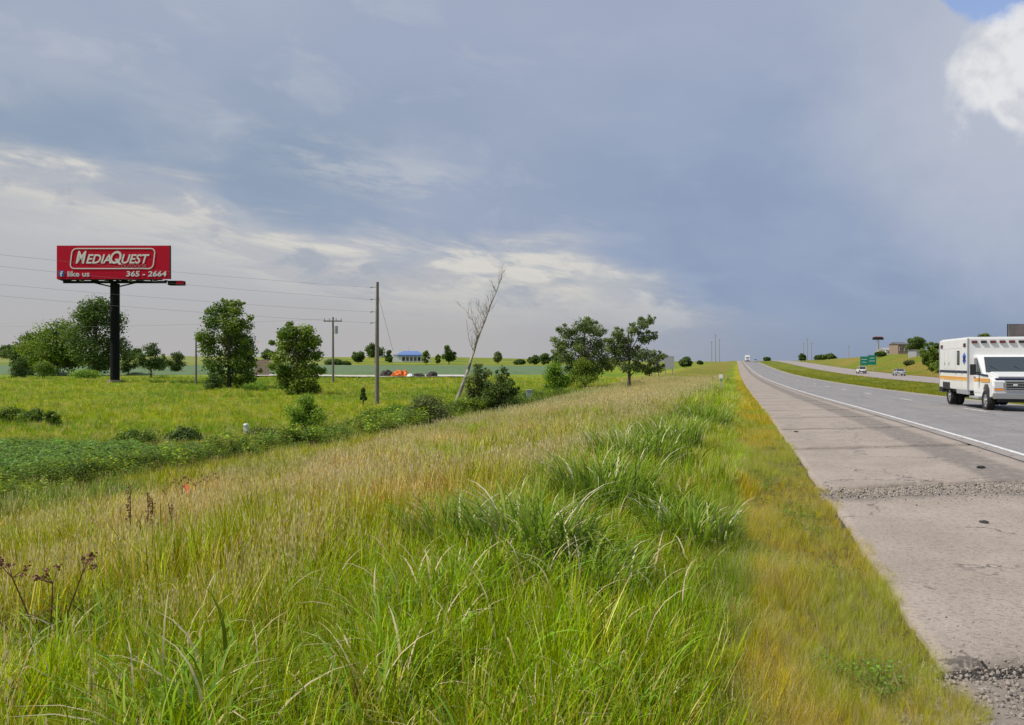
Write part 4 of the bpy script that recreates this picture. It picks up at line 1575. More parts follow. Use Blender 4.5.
# ------------------------------------------------------------------ the billboard
def billboard():
    d = 100.0
    x, yv = spot(115, d)
    g = gz(x, yv)
    root = thing('billboard', 'red MediaQuest billboard on one tall black steel pole', 'billboard', (x, yv, g), TH)
    s = d / FPX
    zc = CAMZ - g
    z = lambda py: zc + (362.5 - py) * s
    X = lambda px: (px - 512) * (d - .9) / FPX - (115 - 512) * s
    z = lambda py: zc + (362.5 - py) * (d - .9) / FPX
    mb = MB().cyl((0, 0, -.3), (0, 0, z(283)), .56, 24)
    mb.build('pole', M['black_steel'], root, True)
    MB().cyl((0, 0, -.1), (0, 0, .28), .95, 24).build('footing', M['slab'], root, True)
    x0, x1 = X(56.5), X(169.5)
    z0, z1 = z(279), z(245.5)
    yf = -.9
    # face panels
    npan = 6
    for k in range(npan):
        a = x0 + (x1 - x0) * k / npan
        b = x0 + (x1 - x0) * (k + 1) / npan
        MB().box(((a + b) / 2, yf + .15, (z0 + z1) / 2), (b - a - .012, .22, z1 - z0)).build('face_panel', M['sign_red'], root)
    fr = MB()
    fr.box(((x0 + x1) / 2, yf + .34, (z0 + z1) / 2), (x1 - x0 + .06, .16, z1 - z0 - .08))
    fr.box((x1 + .03, yf + .14, (z0 + z1) / 2), (.05, .3, z1 - z0 + .04))
    fr.build('backing', M['dark'], root)
    # second face standing behind, seen only at its edge
    MB().box(((x0 + x1) / 2 - .9, 1.0, (z0 + z1) / 2), (x1 - x0 - 1.9, .25, z1 - z0 - .1)).build('rear_face', M['dark'], root)
    st = MB()
    st.box((0, 0, z0 - .30), (x1 - x0 - 1.2, .35, .30))
    for k in range(7):
        xx = x0 + .6 + k * (x1 - x0 - 3) / 6
        st.box((xx, 0, z0 + 1.6), (.14, 1.6, 3.6))
        st.box((xx, -.2, z0 - .12), (.10, 2.1, .10))
    for a_, b_ in ((-1, -3.2), (1, 3.2)):
        st.cyl((a_ * .4, 0, z0 - .9), (b_, 0, z0 - .25), .09, 8)
    st.build('steel_frame', M['black_steel'], root)
    cw = MB()
    cw.box((X(113), yf - .55, z0 - .14), (X(172) - X(70), .75, .06))
    cw.build('catwalk', M['black_steel'], root)
    for k in range(9):
        xx = X(72) + k * (X(168) - X(72)) / 8
        MB().box((xx, yf - .45, z0 - .28), (.08, .95, .16)).build('catwalk_bracket', M['galv'] if k % 2 else M['black_steel'], root)
    # red-ended ladder platform sticking out at the right
    MB().box((X(173), .2, z0 - .42), (X(180) - X(165), 1.0, .55), bev=.03).build('platform', M['black_steel'], root)
    MB().box((X(178), -.33, z0 - .40), (X(181) - X(174), .06, .42)).build('platform_end_board', M['sign_red'], root)
    yl = yf + .02
    # outlined slanted frame round the name
    def ring(pts, w, name, m, yy):
        P = [Vector(p) for p in pts]
        vs, fs = [], []
        n = len(P)
        for i in range(n):
            t = (P[(i + 1) % n] - P[i - 1]).normalized()
            nn = Vector((-t[1], t[0]))
            for sgn in (-1, 1):
                for dy in (0, -.02):
                    q = P[i] + nn * w / 2 * sgn
                    vs.append((q[0], yy + dy, q[1]))
        for i in range(n):
            a, b = i * 4, ((i + 1) % n) * 4
            fs += [[a, a + 2, b + 2, b], [a + 1, b + 1, b + 3, a + 3], [a, b, b + 1, a + 1], [a + 2, a + 3, b + 3, b + 2]]
        MB().add(vs, fs).build(name, m, root)

    def rrect(cx, cz, w, h, r, sh):
        out = []
        for (sx, sz, a0) in ((1, 1, 0), (-1, 1, 90), (-1, -1, 180), (1, -1, 270)):
            for q in range(5):
                a = math.radians(a0 + q * 22.5)
                px_ = sx * (w / 2 - r) + r * math.cos(a)
                pz_ = sz * (h / 2 - r) + r * math.sin(a)
                out.append(Vector((cx + px_ + sh * pz_, cz + pz_)))
        return out
    ring(rrect(X(112.5), z(258.5), X(154) - X(71), z(248.5) - z(268.5), .55, .12), .13, 'name_outline', M['sign_white'], yl)
    # the name in small capitals
    def word(t, xpx0, xpx1, ybase, ytop, m=M['sign_white'], sh=.32, off=.02, name='lettering', yy=yl):
        hz_ = (z(ytop) - z(ybase))
        size = hz_ / .70
        return lettering(name, t, size, (X(xpx0), yy, z(ybase)), m, root, shear=sh, offset=off * size, width=X(xpx1) - X(xpx0), depth=.015)
    word('M', 75.5, 86.5, 263.2, 251)
    word('EDIA', 86.0, 111.0, 263.2, 254.3)
    word('O', 110.0, 121.5, 263.4, 251, off=.015)
    qt = MB().add([(X(114.8), yl - .02, z(259.2)), (X(117.2), yl - .02, z(258.4)), (X(121.6), yl - .02, z(264.6)), (X(118.8), yl - .02, z(264.6)), (X(114.8), yl + .01, z(259.2)), (X(117.2), yl + .01, z(258.4)), (X(121.6), yl + .01, z(264.6)), (X(118.8), yl + .01, z(264.6))], [[0, 1, 2, 3], [7, 6, 5, 4], [0, 4, 5, 1], [1, 5, 6, 2], [2, 6, 7, 3], [3, 7, 4, 0]])
    qt.build('letter_tail', M['sign_white'], root)
    word('UEST', 121.5, 149.5, 263.2, 254.3)
    word('OUTDOOR', 121.0, 146.0, 268.0, 264.4, M['sign_pink'], .3, .0)
    word('like us', 67.5, 89.5, 276.4, 271.2, sh=.0, off=.018)
    word('365 - 2664', 126, 166.5, 276.3, 271.2, sh=.1, off=.025)
    MB().box((X(61.3), yl - .005, z(273.6)), (X(64) - X(58.5), .03, z(270.8) - z(276.5)), bev=.01).build('logo_square', M['sign_blue'], root)
    word('f', 60.0, 62.9, 276.3, 271.3, sh=0, off=.03, name='logo_letter', yy=yl - .03)


billboard()


# ------------------------------------------------------------------ poles and wires
def wood_pole(label, px, d, H, r, parts=(), name='utility_pole'):
    x, yv = spot(px, d)
    root = thing(name, label, 'utility pole', (x, yv, gz(x, yv)), TH)
    MB().tube([(0, 0, -.3), (.0, 0, H * .5), (.04 * (px == 377), 0, H)], [r, r * .85, r * .62], 12).build('pole', M['pole_wood'], root, True)
    return root


dT = 64.0
xt, yt = spot(377, dT)
gT = gz(xt, yt)
HT = CAMZ - gT + (362.5 - 282) * dT / FPX
tp = wood_pole('tall weathered wooden utility pole with side insulators beyond the fence row', 377, dT, HT, .19)
ins_z = [CAMZ - gT + (362.5 - q) * dT / FPX for q in (287.5, 299.5, 312, 323)]
for q in ins_z:
    mb = MB()
    mb.cyl((-.02, 0, q), (-.42, 0, q + .05), .03, 8)
    for e in range(3):
        mb.cyl((-.38 - e * .06, 0, q + .02), (-.41 - e * .06, 0, q + .02), .075, 10)
    mb.build('insulator', M['galv'], tp)
MB().cyl((.0, 0, HT - .7), (1.25, .3, HT - 5.6), .012, 5).build('guy_wire', M['wire'], tp)
dC = 103.0
xc_, yc_ = spot(333, dC)
gC = gz(xc_, yc_)
HC = CAMZ - gC + (362.5 - 317) * dC / FPX
cp = wood_pole('grey utility pole with a crossarm and a transformer', 333, dC, HC, .17)
MB().box((0, -.15, HC - .55), (2.4, .12, .16)).build('crossarm', M['pole_wood'], cp)
for e in (-1.1, -.45, .45, 1.1):
    MB().cyl((e, -.15, HC - .47), (e, -.15, HC - .18), .06, 8).build('insulator', M['galv'], cp)
MB().cyl((.42, -.05, HC - 2.2), (.42, -.05, HC - 1.2), .24, 14).build('transformer', M['galv'], cp, True)
x, yv = spot(196, 98)
wood_pole('short grey pole at the left side of the large leafy tree', 196, 98, CAMZ - gz(x, yv) + (362.5 - 337) * 98 / FPX, .14)


def wire(a, b, sag, label, group='overhead wires'):
    pts = []
    for i in range(17):
        t = i / 16
        p = Vector(a).lerp(Vector(b), t)
        p.z -= sag * 4 * t * (1 - t)
        pts.append(p)
    mb = MB().tube(pts, .0065, 4)
    o = mb.build('power_line', M['wire'], None)
    tag(o, label, 'wire', group)


def P3(right, d, zrel):
    return (right * CT - d * ST, right * ST + d * CT, CAMZ + zrel)


rT = (377 - 512) / FPX * dT - .45
names = ['topmost', 'second', 'third', 'lowest']
for q, ze, nm in zip((287.5, 299.5, 312, 323), (9.3, 8.9, 7.6, 7.1), names):
    wire(P3(rT, dT, (362.5 - q) * dT / FPX), P3(-60, 30, ze), .7, '%s wire running left from the tall wooden pole' % nm)
for e, nm in ((-1.1, 'left-end'), (.45, 'right-hand')):
    wire(P3((333 - 512) / FPX * dC + e, dC, HC + gC - CAMZ - .2), P3(-118, 128, 7.2), 1.2, 'wire running left from the %s crossarm insulator' % nm)

# distant bare poles in threes
x = 0
for grp, lst in (('three tall poles left of the far truck', [(711.5, 620, 341), (715.3, 600, 334), (719.3, 610, 339)]),
                 ('three tall poles beyond the median', [(803.5, 640, 342.5), (807.2, 620, 338), (811.3, 630, 342)])):
    for k, (px, d, ty) in enumerate(lst):
        x, yv = spot(px, d)
        g = gz(x, yv)
        H = CAMZ - g + (362.5 - ty) * d / FPX
        r = thing('transmission_pole', '%s of the %s' % (('leftmost', 'tallest middle', 'rightmost')[k], grp), 'pole', (x, yv, g), TH, grp)
        MB().tube([(0, 0, -.5), (0, 0, H)], [.42, .26], 8).build('pole', M['galv'], r)
        MB().box((0, 0, H - 1.2), (2.2, .2, .2)).build('crossarm', M['galv'], r)
x, yv = spot(848.5, 500)
r = thing('transmission_pole', 'lone thin pole on the skyline left of the green road sign', 'pole', (x, yv, gz(x, yv)), TH)
MB().tube([(0, 0, -.5), (0, 0, CAMZ - gz(x, yv) + 17 * 500 / FPX)], [.3, .18], 8).build('pole', M['galv'], r)
MB().box((0, 0, CAMZ - gz(x, yv) + 15.5 * 500 / FPX), (1.8, .2, .2)).build('crossarm', M['galv'], r)


# ------------------------------------------------------------------ white building with blue roof
def white_building():
    d = 560.0
    x, yv = spot(411, d)
    g = gz(x, yv)
    s = d / FPX
    root = thing('building', 'long white farm building with a blue metal roof on the hill', 'building', (x, yv, g), TH)
    W = 37 * s
    wall = MB()
    wall.box((0, 4, 2.4), (W, 8, 5.4))
    wall.build('wall', M['white_matte'], root)
    rf = MB()
    a = W * .42
    rf.add([(-a, -.5, 5.15), (a * .75, -.5, 5.15), (a * .75, 8.5, 5.15), (-a, 8.5, 5.15), (-a * .55, 4, 8.0), (a * .40, 4, 8.0)],
           [[0, 1, 5, 4], [1, 2, 5], [2, 3, 4, 5], [3, 0, 4], [0, 3, 2, 1]])
    rf.build('roof', M['roof_blue'], root)
    MB().box((-W * .42, 4, 5.3), (W * .15, 8.4, .35)).build('roof', M['white_matte'], root)
    MB().box((W * .36, 4, 5.25), (W * .27, 8.4, .3)).build('roof', M['roof_grey'], root)
    MB().box((-W * .03, -.35, 4.45), (W * .62, .7, .9)).build('awning', M['roof_blue'], root)
    for k in range(6):
        xx = -W * .20 + k * W * .105
        f = MB().box((xx, -.04, 2.2), (W * .085, .1, 3.0)).build('window', M['white_matte'], root)
        MB().box((xx, -.11, 2.2), (W * .072, .06, 2.7)).build('pane', M['glass'], f)
    MB().cyl((-2, 4, 7.5), (-2, 4, 11.5), .08, 6).build('aerial', M['galv'], root)


white_building()


def shed(name, label, px, d, w, h, dep, wm, rm, cat='building', base=0, rz=0.0, hip=.35):
    x, yv = spot(px, d)
    root = thing(name, label, cat, (x, yv, gz(x, yv) + base), TH + rz)
    MB().box((0, dep / 2, h / 2 - .4), (w, dep, h + .8)).build('wall', wm, root)
    o = .25
    MB().add([(-w / 2 - o, -o, h), (w / 2 + o, -o, h), (w / 2 + o, dep + o, h), (-w / 2 - o, dep + o, h), (-w / 2 - o, dep / 2, h + w * hip * .5), (w / 2 + o, dep / 2, h + w * hip * .5)],
             [[0, 1, 5, 4], [1, 2, 5], [2, 3, 4, 5], [3, 0, 4], [0, 3, 2, 1]]).build('roof', rm, root)
    for sx in (-.25, .25):
        f = MB().box((w * sx, -.03, h * .55), (w * .2, .08, h * .38)).build('window', M['white_matte'], root)
        MB().box((w * sx, -.09, h * .55), (w * .16, .06, h * .31)).build('pane', M['glass'], f)
    return root


# tan block structure between the large trees
def block_stack():
    d = 135.0
    x, yv = spot(262, d)
    g = gz(x, yv)
    root = thing('block_wall', 'tan block wall showing between the two large trees', 'wall', (x, yv, g), TH)
    w, h = 2.7, CAMZ - g + 3.0 * d / FPX
    rows = 7
    for r_ in range(rows):
        for c in range(3):
            off = .45 * (r_ % 2)
            xa = -w / 2 + c * .9 + off - .22
            MB().box((xa + .45, 0, (r_ + .5) * h / rows), (.87, .5, h / rows - .03), bev=.015).build('block', M['brick_tan'], root)


block_stack()

# white gravel lane behind the meadow, with piles
def lane():
    pts = []
    V, F = [], []
    n = 90
    for i in range(n + 1):
        px = 235 + (468 - 235) * i / n
        d0 = 125 + 3 * math.sin(i * .1)
        for dd in (0, 15):
            x, yv = spot(px, d0 + dd)
            V.append((x, yv, float(ground(x, yv)) + .22))
    for i in range(n):
        F.append((2 * i, 2 * i + 2, 2 * i + 3, 2 * i + 1))
    o = link('gravel_lane', np_mesh('gravel_lane', V, F, mat('pale_gravel', (0.46, 0.43, 0.38), 0.95, var=.2, scale=1)))
    tag(o, kind='structure')


lane()


def mound(name, label, px, d, w, h, m, seed, cat='pile', dep=1.0):
    x, yv = spot(px, d)
    root_z = gz(x, yv) + .12
    bm = bmesh.new()
    bmesh.ops.create_icosphere(bm, subdivisions=3, radius=1)
    for v in bm.verts:
        n = float(fbm(v.co.x * 3.4 + seed, v.co.y * 3.4 + v.co.z * 2, 4, seed))
        v.co *= .45 + 1.0 * n
        v.co.z = max(v.co.z, -.1)
    bmesh.ops.scale(bm, verts=bm.verts, vec=(w / 2, w / 2 * dep, h))
    me = bpy.data.meshes.new(name)
    bm.to_mesh(me)
    bm.free()
    me.materials.append(M[m])
    o = link(name, me)
    o.location = (x, yv, root_z)
    o.rotation_euler = (0, 0, TH)
    return tag(o, label, cat)


mound('tarp_heap', 'bright orange tarped heap beside the gravel lane', 400, 128, 2.9, 1.05, 'orange_tarp', 1)
mound('soil_pile', 'dark soil pile just left of the orange heap', 387, 129, 2.6, 1.0, 'soil_dark', 2)
mound('soil_pile', 'dark soil pile right of the orange heap', 418, 129, 2.4, .6, 'soil_dark', 4)
mound('soil_pile', 'reddish dark pile at the right end of the gravel lane', 432, 130, 2.0, .8, 'soil_dark', 6)
mound('gravel_pile', 'pale gravel pile between the orange heap and the dark piles', 410, 127.5, 1.4, .5, 'white_matte', 7)


# ------------------------------------------------------------------ far soybean fields
def field(name, poly, h, m, res=60):
    """a crop standing h high over a four-cornered patch (pairs of column px, depth)"""
    A, B, C_, D_ = [np.array(spot(*p)) for p in poly]
    n = res
    u, v = np.meshgrid(np.linspace(0, 1, n), np.linspace(0, 1, n), indexing='ij')
    u = u[..., None]
    v = v[..., None]
    XY = (A * (1 - u) + B * u) * (1 - v) + (D_ * (1 - u) + C_ * u) * v
    X, Y = XY[..., 0], XY[..., 1]
    Z = ground(X, Y) + h + (fbm(X * .5, Y * .5, 3, 2) - .5) * h * .5
    edge = (np.arange(n)[:, None] % (n - 1) == 0) | (np.arange(n)[None, :] % (n - 1) == 0)
    Z = np.where(edge, ground(X, Y) - .1, Z)
    V = np.stack([X, Y, Z], -1).reshape(-1, 3)
    i, j = np.meshgrid(np.arange(n - 1), np.arange(n - 1), indexing='ij')
    F = np.stack([i * n + j, (i + 1) * n + j, (i + 1) * n + j + 1, i * n + j + 1], -1).reshape(-1, 4)
    o = link(name, np_mesh(name, V, F, m, smooth=True))
    tag(o, kind='structure')


M['soy'] = mat('soybean_canopy', (0.115, 0.168, 0.082), 0.9, var=.3, scale=.25, bump=1.0, bscale=2.0, spec=.1)
M['corn'] = mat('hill_crop', (0.190, 0.210, 0.055), 0.9, var=.3, scale=.06, bump=.8, bscale=.5, spec=.1)
field('soybean_field', [(-140, 150), (225, 150), (225, 330), (-140, 330)], .55, M['soy'], 90)
field('soybean_field', [(225, 158), (565, 150), (610, 330), (225, 340)], .55, M['soy'], 90)
field('hill_field', [(-100, 420), (330, 430), (330, 780), (-100, 780)], .6, M['corn'], 60)


# ------------------------------------------------------------------ ambulance
def wheel(parent, x, y, r, w, side, name='wheel'):
    t = bpy.data.objects.new(name, None)
    tyre = MB()
    prof = [(-w / 2, r * .80), (-w / 2, r * .95), (-w * .36, r), (w * .36, r), (w / 2, r * .95), (w / 2, r * .80), (w * .42, r * .62), (-w * .42, r * .62)]
    seg = 26
    vs, fs = [], []
    for k in range(seg):
        a = 2 * math.pi * k / seg
        for (px_, rr) in prof:
            vs.append((px_, rr * math.cos(a), rr * math.sin(a)))
    n = len(prof)
    for k in range(seg):
        for q in range(n):
            fs.append([k * n + q, k * n + (q + 1) % n, ((k + 1) % seg) * n + (q + 1) % n, ((k + 1) % seg) * n + q])
    tyre.add(vs, fs)
    o = tyre.build(name, M['rubber'], parent, True)
    o.location = (x, y, r)
    rim = MB()
    rim.cyl((side * w * .30, 0, 0), (side * w * .38, 0, 0), r * .63, 20)
    rim.cyl((side * w * .38, 0, 0), (side * w * .52, 0, 0), r * .18, 12)
    rim.build('rim', M['alu'], o, True)
    holes = MB()
    for k in range(6):
        a = k * math.pi / 3
        holes.cyl((side * w * .385, math.cos(a) * r * .42, math.sin(a) * r * .42), (side * w * .40, math.cos(a) * r * .42, math.sin(a) * r * .42), r * .09, 8)
    holes.build('rim_holes', M['dark'], o)
    return o


def ambulance():
    Xc, Yf = 10.10, 34.8
    z = float(paved(Xc, Yf))
    root = thing('ambulance', 'white ambulance with navy and orange side stripes driving toward the viewer', 'ambulance', (Xc, Yf, z))
    WP = M['white_paint']
    hw = 1.20
    # patient box
    MB().box((0, 2.25, 1.75), (hw * 2, 4.5, 2.10), bev=.05).build('box_body', WP, root)
    MB().box((0, 2.25, 2.815), (hw * 2 - .14, 4.3, .05), bev=.015).build('roof_panel', WP, root)
    for sx in (-1, 1):
        for yy in (.03, 4.46):
            MB().box((sx * (hw - .01), yy, 1.75), (.07, .07, 2.08), bev=.02).build('corner_trim', M['galv'], root)
    MB().box((0, 2.3, .66), (hw * 2 - .3, 4.2, .16)).build('chassis', M['dark'], root)
    # cab: side profile (y forward is negative)
    cab = [(0.02, .62), (0.02, 2.10), (-.22, 2.13), (-.50, 2.06), (-1.20, 1.42), (-2.05, 1.27), (-2.28, 1.16), (-2.36, .95), (-2.36, .58), (-1.98, .52), (-1.98, .80), (-1.80, 1.0), (-1.40, 1.0), (-1.20, .82), (-1.14, .52), (-.1, .50)]
    cb = MB()
    cb.prism(cab, -1.0, 1.0)
    cbo = cb.build('cab_body', WP, root, bevel=.03)
    # windscreen and surround
    nrm = Vector((0, -.64, .70)).normalized()

    def quad(name, pts, m, parent=root, th=.02, off=.0):
        P = [Vector(p) for p in pts]
        nn = (P[1] - P[0]).cross(P[2] - P[0]).normalized()
        lo = [p + nn * off for p in P]
        hi = [p + nn * (off + th) for p in P]
        k = len(P)
        mb = MB().add(lo + hi, [list(range(k))[::-1], list(range(k, 2 * k))] + [[i, (i + 1) % k, (i + 1) % k + k, i + k] for i in range(k)])
        return mb.build(name, m, parent)
    quad('windscreen', [(-.90, -1.17, 1.46), (.90, -1.17, 1.46), (.80, -.56, 2.02), (-.80, -.56, 2.02)], M['glass'], th=.03)
    for wx in (-.35, .45):
        MB().cyl((wx, -1.22, 1.44), (wx - .35, -.98, 1.70), .012, 5).build('wiper', M['dark'], root)
    for sx in (-1, 1):
        q = [(sx * 1.0, -.98, 1.42), (sx * 1.0, -.12, 1.42), (sx * 1.0, -.12, 2.0), (sx * 1.0, -.46, 1.99)]
        if sx < 0:
            q = q[::-1]
        quad('side_window', q, M['glass'], th=.025)
        dr = MB()
        dr.box((sx * 1.004, -.55, 1.02), (.02, .95, .74), bev=.006)
        do = dr.build('door', WP, root)
        MB().box((sx * 1.03, -.22, 1.25), (.03, .16, .04)).build('handle', M['dark'], do)
        # running board and bumper corner
        MB().box((sx * .98, -.52, .47), (.34, 1.2, .08), bev=.01).build('running_board', M['galv'], root)
        # mirrors
        m_ = MB().box((sx * 1.27, -.92, 1.55), (.20, .10, .42), bev=.025).build('mirror', M['dark'], root)
        MB().cyl((sx * 1.0, -.85, 1.42), (sx * 1.22, -.92, 1.46), .02, 6).build('mirror_arm', M['dark'], m_)
        # headlights
        h = MB().box((sx * .80, -2.355, 1.00), (.30, .07, .26), bev=.02).build('headlight', M['lens_clear'], root)
        MB().box((sx * .80, -2.36, .83), (.30, .06, .06), bev=.01).build('turn_signal', M['lens_amber'], h)
    # bonnet line, grille, bumper
    MB().box((0, -1.66, 1.375), (1.5, .9, .05), bev=.02, rot=Matrix.Rotation(math.radians(10), 3, 'X')).build('bonnet_bulge', WP, root)
    hs = MB().box((0, -2.20, 1.215), (1.75, .16, .07), bev=.02).build('hood_stripe', M['navy'], root)
    gf = MB()
    gf.box((0, -2.40, 1.13), (1.24, .08, .06), bev=.015)
    gf.box((0, -2.40, .80), (1.24, .08, .06), bev=.015)
    for sx in (-.60, .60):
        gf.box((sx, -2.40, .965), (.06, .08, .30), bev=.015)
    g = gf.build('grille_frame', M['chrome'], root)
    MB().box((0, -2.365, .965), (1.16, .04, .30)).build('grille_back', M['dark'], root)
    for k in range(3):
        MB().box((0, -2.40, .88 + k * .085), (1.15, .05, .03)).build('grille_bar', M['chrome'], g)
    MB().box((0, -2.46, .60), (2.02, .22, .22), bev=.04).build('bumper', M['chrome'], root)
    MB().box((0, -2.40, .44), (1.7, .1, .14), bev=.02).build('air_dam', M['dark'], root)
    MB().box((.35, -2.585, .60), (.32, .02, .16)).build('number_plate', M['white_matte'], root)
    for sx in (-.28, .28):
        MB().box((sx, -2.42, 1.0), (.14, .05, .07), bev=.01).build('grille_light', M['lens_clear'], root)
    # front wall of the box: warning lights
    for k in range(7):
        xx = -.98 + k * .327
        lens = ('lens_red', 'dark', 'lens_red', 'lens_red', 'lens_red', 'dark', 'lens_red')[k]
        f = MB().box((xx, -.02, 2.64), (.20, .05, .10), bev=.012).build('warning_light', M['dark'], root)
        MB().box((xx, -.055, 2.64), (.17, .03, .085), bev=.01).build('lens', M[lens], f)
    for sx in (-1, 1):
        for yy in (.45, 4.05):
            f = MB().box((sx * (hw + .01), yy, 2.52), (.05, .24, .15), bev=.012).build('warning_light', M['dark'], root)
            MB().box((sx * (hw + .035), yy, 2.52), (.03, .18, .10)).build('lens', M['lens_red'], f)
    # side walls
    for sx in (-1, 1):
        X_ = sx * (hw + .004)
        # stripes
        MB().box((X_, 2.25, 1.44), (.012, 4.4, .11)).build('navy_stripe', M['navy'], root)
        MB().box((sx * 1.017, -.95, 1.36), (.014, 1.8, .07), rot=Matrix.Rotation(.03, 3, 'X')).build('navy_stripe', M['navy'], root)
        MB().box((sx * 1.017, -1.05, 1.17), (.014, 1.95, .09)).build('orange_stripe', M['orange_decal'], root)
        MB().box((sx * 1.017, -1.05, 1.10), (.014, 1.95, .035)).build('gold_stripe', M['gold_decal'], root)
        MB().box((X_, 2.25, 1.19), (.012, 4.4, .09)).build('orange_stripe', M['orange_decal'], root)
        MB().box((X_, 2.25, 1.105), (.012, 4.4, .05)).build('gold_stripe', M['gold_decal'], root)
        # compartment doors: thin proud panels
        for (y0, y1, z0, z1) in ((.15, .85, .80, 2.45), (1.0, 1.75, .80, 2.40), (3.05, 3.6, 1.55, 2.40), (3.7, 4.35, .82, 2.40), (1.9, 2.9, 1.55, 2.40)):
            dd = MB().box((sx * (hw + .001), (y0 + y1) / 2, (z0 + z1) / 2), (.010, y1 - y0, z1 - z0), bev=.003).build('side_door', WP, root)
            MB().box((sx * (hw + .02), y1 - .1, (z0 + z1) / 2 - .2), (.03, .05, .12)).build('handle', M['chrome'], dd)
            sm = MB()
            for (yy, zz, sy, sz) in ((y0 - .012, (z0 + z1) / 2, .012, z1 - z0), (y1 + .012, (z0 + z1) / 2, .012, z1 - z0), ((y0 + y1) / 2, z1 + .012, y1 - y0, .012)):
                sm.box((sx * (hw + .0005), yy, zz), (.006, sy, sz))
            sm.build('door_seal', M['galv'], dd)
        w_ = MB().box((sx * (hw + .014), 1.38, 2.02), (.02, .36, .58), bev=.008).build('side_window', M['dark'], root)
        MB().box((sx * (hw + .026), 1.38, 2.02), (.01, .28, .50)).build('pane', M['glass'], w_)
        # six-armed blue emblem
        em = MB()
        for k in range(3):
            em.box((sx * (hw + .014), .50, 1.98), (.008, .13, .46), rot=Matrix.Rotation(k * math.pi / 3, 3, 'X'))
        em.build('rescue_emblem', M['blue_decal'], root)
        # wheel arches and skirts
        MB().box((sx * (hw - .01), 3.30, .83), (.05, 1.16, .30), bev=.01).build('wheel_arch', M['dark'], root)
        MB().box((sx * (hw - .05), 4.30, .64), (.12, .5, .22), bev=.02).build('rear_skirt', M['dark'], root)
        MB().box((sx * (hw - .05), .9, .62), (.10, 1.6, .16), bev=.02).build('side_skirt', M['galv'], root)
        MB().box((sx * (hw - .02), 3.30, .98), (.1, 1.0, .035), bev=.01).build('arch_trim', M['galv'], root)
    # wheels
    for sx in (-1, 1):
        wheel(root, sx * .92, -1.58, .39, .26, sx)
        w2 = wheel(root, sx * .98, 3.30, .39, .25, sx)
        w3 = wheel(root, sx * .70, 3.30, .39, .25, sx)
    MB().cyl((-.7, 3.30, .39), (.7, 3.30, .39), .07, 8).build('axle', M['dark'], root)
    MB().cyl((-.8, -1.58, .39), (.8, -1.58, .39), .05, 8).build('axle', M['dark'], root)
    MB().box((0, 4.62, .55), (2.2, .25, .12), bev=.02).build('rear_step', M['galv'], root)


ambulance()


# ------------------------------------------------------------------ far cars, seen from behind
def car(label, X, Y, paint, kind, rz=0.0):
    root = thing('car', label, 'car', (X, Y, float(paved(X, Y))), rz)
    if kind == 'suv':
        low = [(-2.3, .35), (-2.3, .95), (-2.2, 1.05), (1.0, 1.08), (2.1, .95), (2.25, .7), (2.25, .35)]
        top = [(-2.22, 1.05), (-2.0, 1.62), (-1.8, 1.70), (.1, 1.70), (1.05, 1.07)]
    else:
        low = [(-2.25, .32), (-2.3, .80), (-2.1, .98), (1.0, .95), (2.0, .82), (2.25, .6), (2.25, .32)]
        top = [(-1.75, .97), (-1.15, 1.38), (-.9, 1.44), (.1, 1.42), (.95, .94)]
    MB().prism(low, -.88, .88).build('body', paint, root, True, bevel=.07)
    g = MB()
    n = len(top)
    g.prism(top, -.76, .76)
    g.build('cabin_glass', M['glass'], root, bevel=.04)
    yt_ = [p[0] for p in top if p[1] > top[1][1] - .02]
    MB().box((0, (min(yt_) + max(yt_)) / 2 + .05, max(p[1] for p in top) + .005), (1.42, max(yt_) - min(yt_) + .05, .05), bev=.02).build('roof', paint, root)
    for sx in (-1, 1):
        for (ya, yb) in ((top[0], top[1]), (top[-1], top[-2])):
            MB().tube([(sx * .77, ya[0], ya[1]), (sx * .72, yb[0], yb[1])], .045, 6).build('pillar', paint, root)
        MB().box((sx * .72, low[1][0] - .02, low[1][1] - .12), (.26, .06, .2), bev=.02).build('tail_light', M['lens_red'], root)
        for yy in (-1.4, 1.4):
            wheel(root, sx * .80, yy, .34, .22, sx)
    MB().box((0, low[0][0] - .03, .48), (1.7, .12, .22), bev=.03).build('bumper', M['dark'] if kind == 'suv' else paint, root)
    MB().box((0, low[0][0] - .05, .72), (.34, .03, .15)).build('number_plate', M['white_matte'], root)
    return root


car('silver sport utility car on the far road under the green sign', 29.5, 206, M['white_paint'], 'suv')
car('silver saloon car right of the other car on the far road', 32.9, 179, M['silver'], 'saloon')


def semi():
    X, Y = 10.6, 430
    X, Y = 6.9, 470
    root = thing('truck', 'white box truck far up the near road at the crest', 'truck', (X, Y, float(paved(X, Y))))
    MB().box((0, 5.2, 2.45), (2.6, 9.0, 2.9), bev=.05).build('cargo_box', M['white_matte'], root)
    MB().prism([(.55, .6), (.55, 2.75), (-.5, 2.75), (-1.0, 1.7), (-2.2, 1.5), (-2.3, .6)], -1.15, 1.15).build('cab', M['white_matte'], root, bevel=.05)
    MB().add([(-1.0, -.99, 1.78), (1.0, -.99, 1.78), (.95, -.58, 2.65), (-.95, -.58, 2.65)], [[0, 1, 2, 3]]).build('windscreen', M['glass'], root)
    MB().box((0, -2.36, 1.05), (1.3, .08, .7), bev=.02).build('grille', M['dark'], root)
    MB().box((0, -2.4, .55), (2.3, .15, .3), bev=.03).build('bumper', M['chrome'], root)
    for sx in (-1, 1):
        MB().box((sx * .9, -2.34, 1.0), (.3, .06, .25)).build('headlight', M['lens_clear'], root)
        for yy in (-1.4, 6.5, 8.2):
            wheel(root, sx * 1.05, yy, .5, .3, sx)


semi()
car('dark car trailing beside the white truck on the crest', 10.6, 440, M['silver'], 'suv', math.pi)


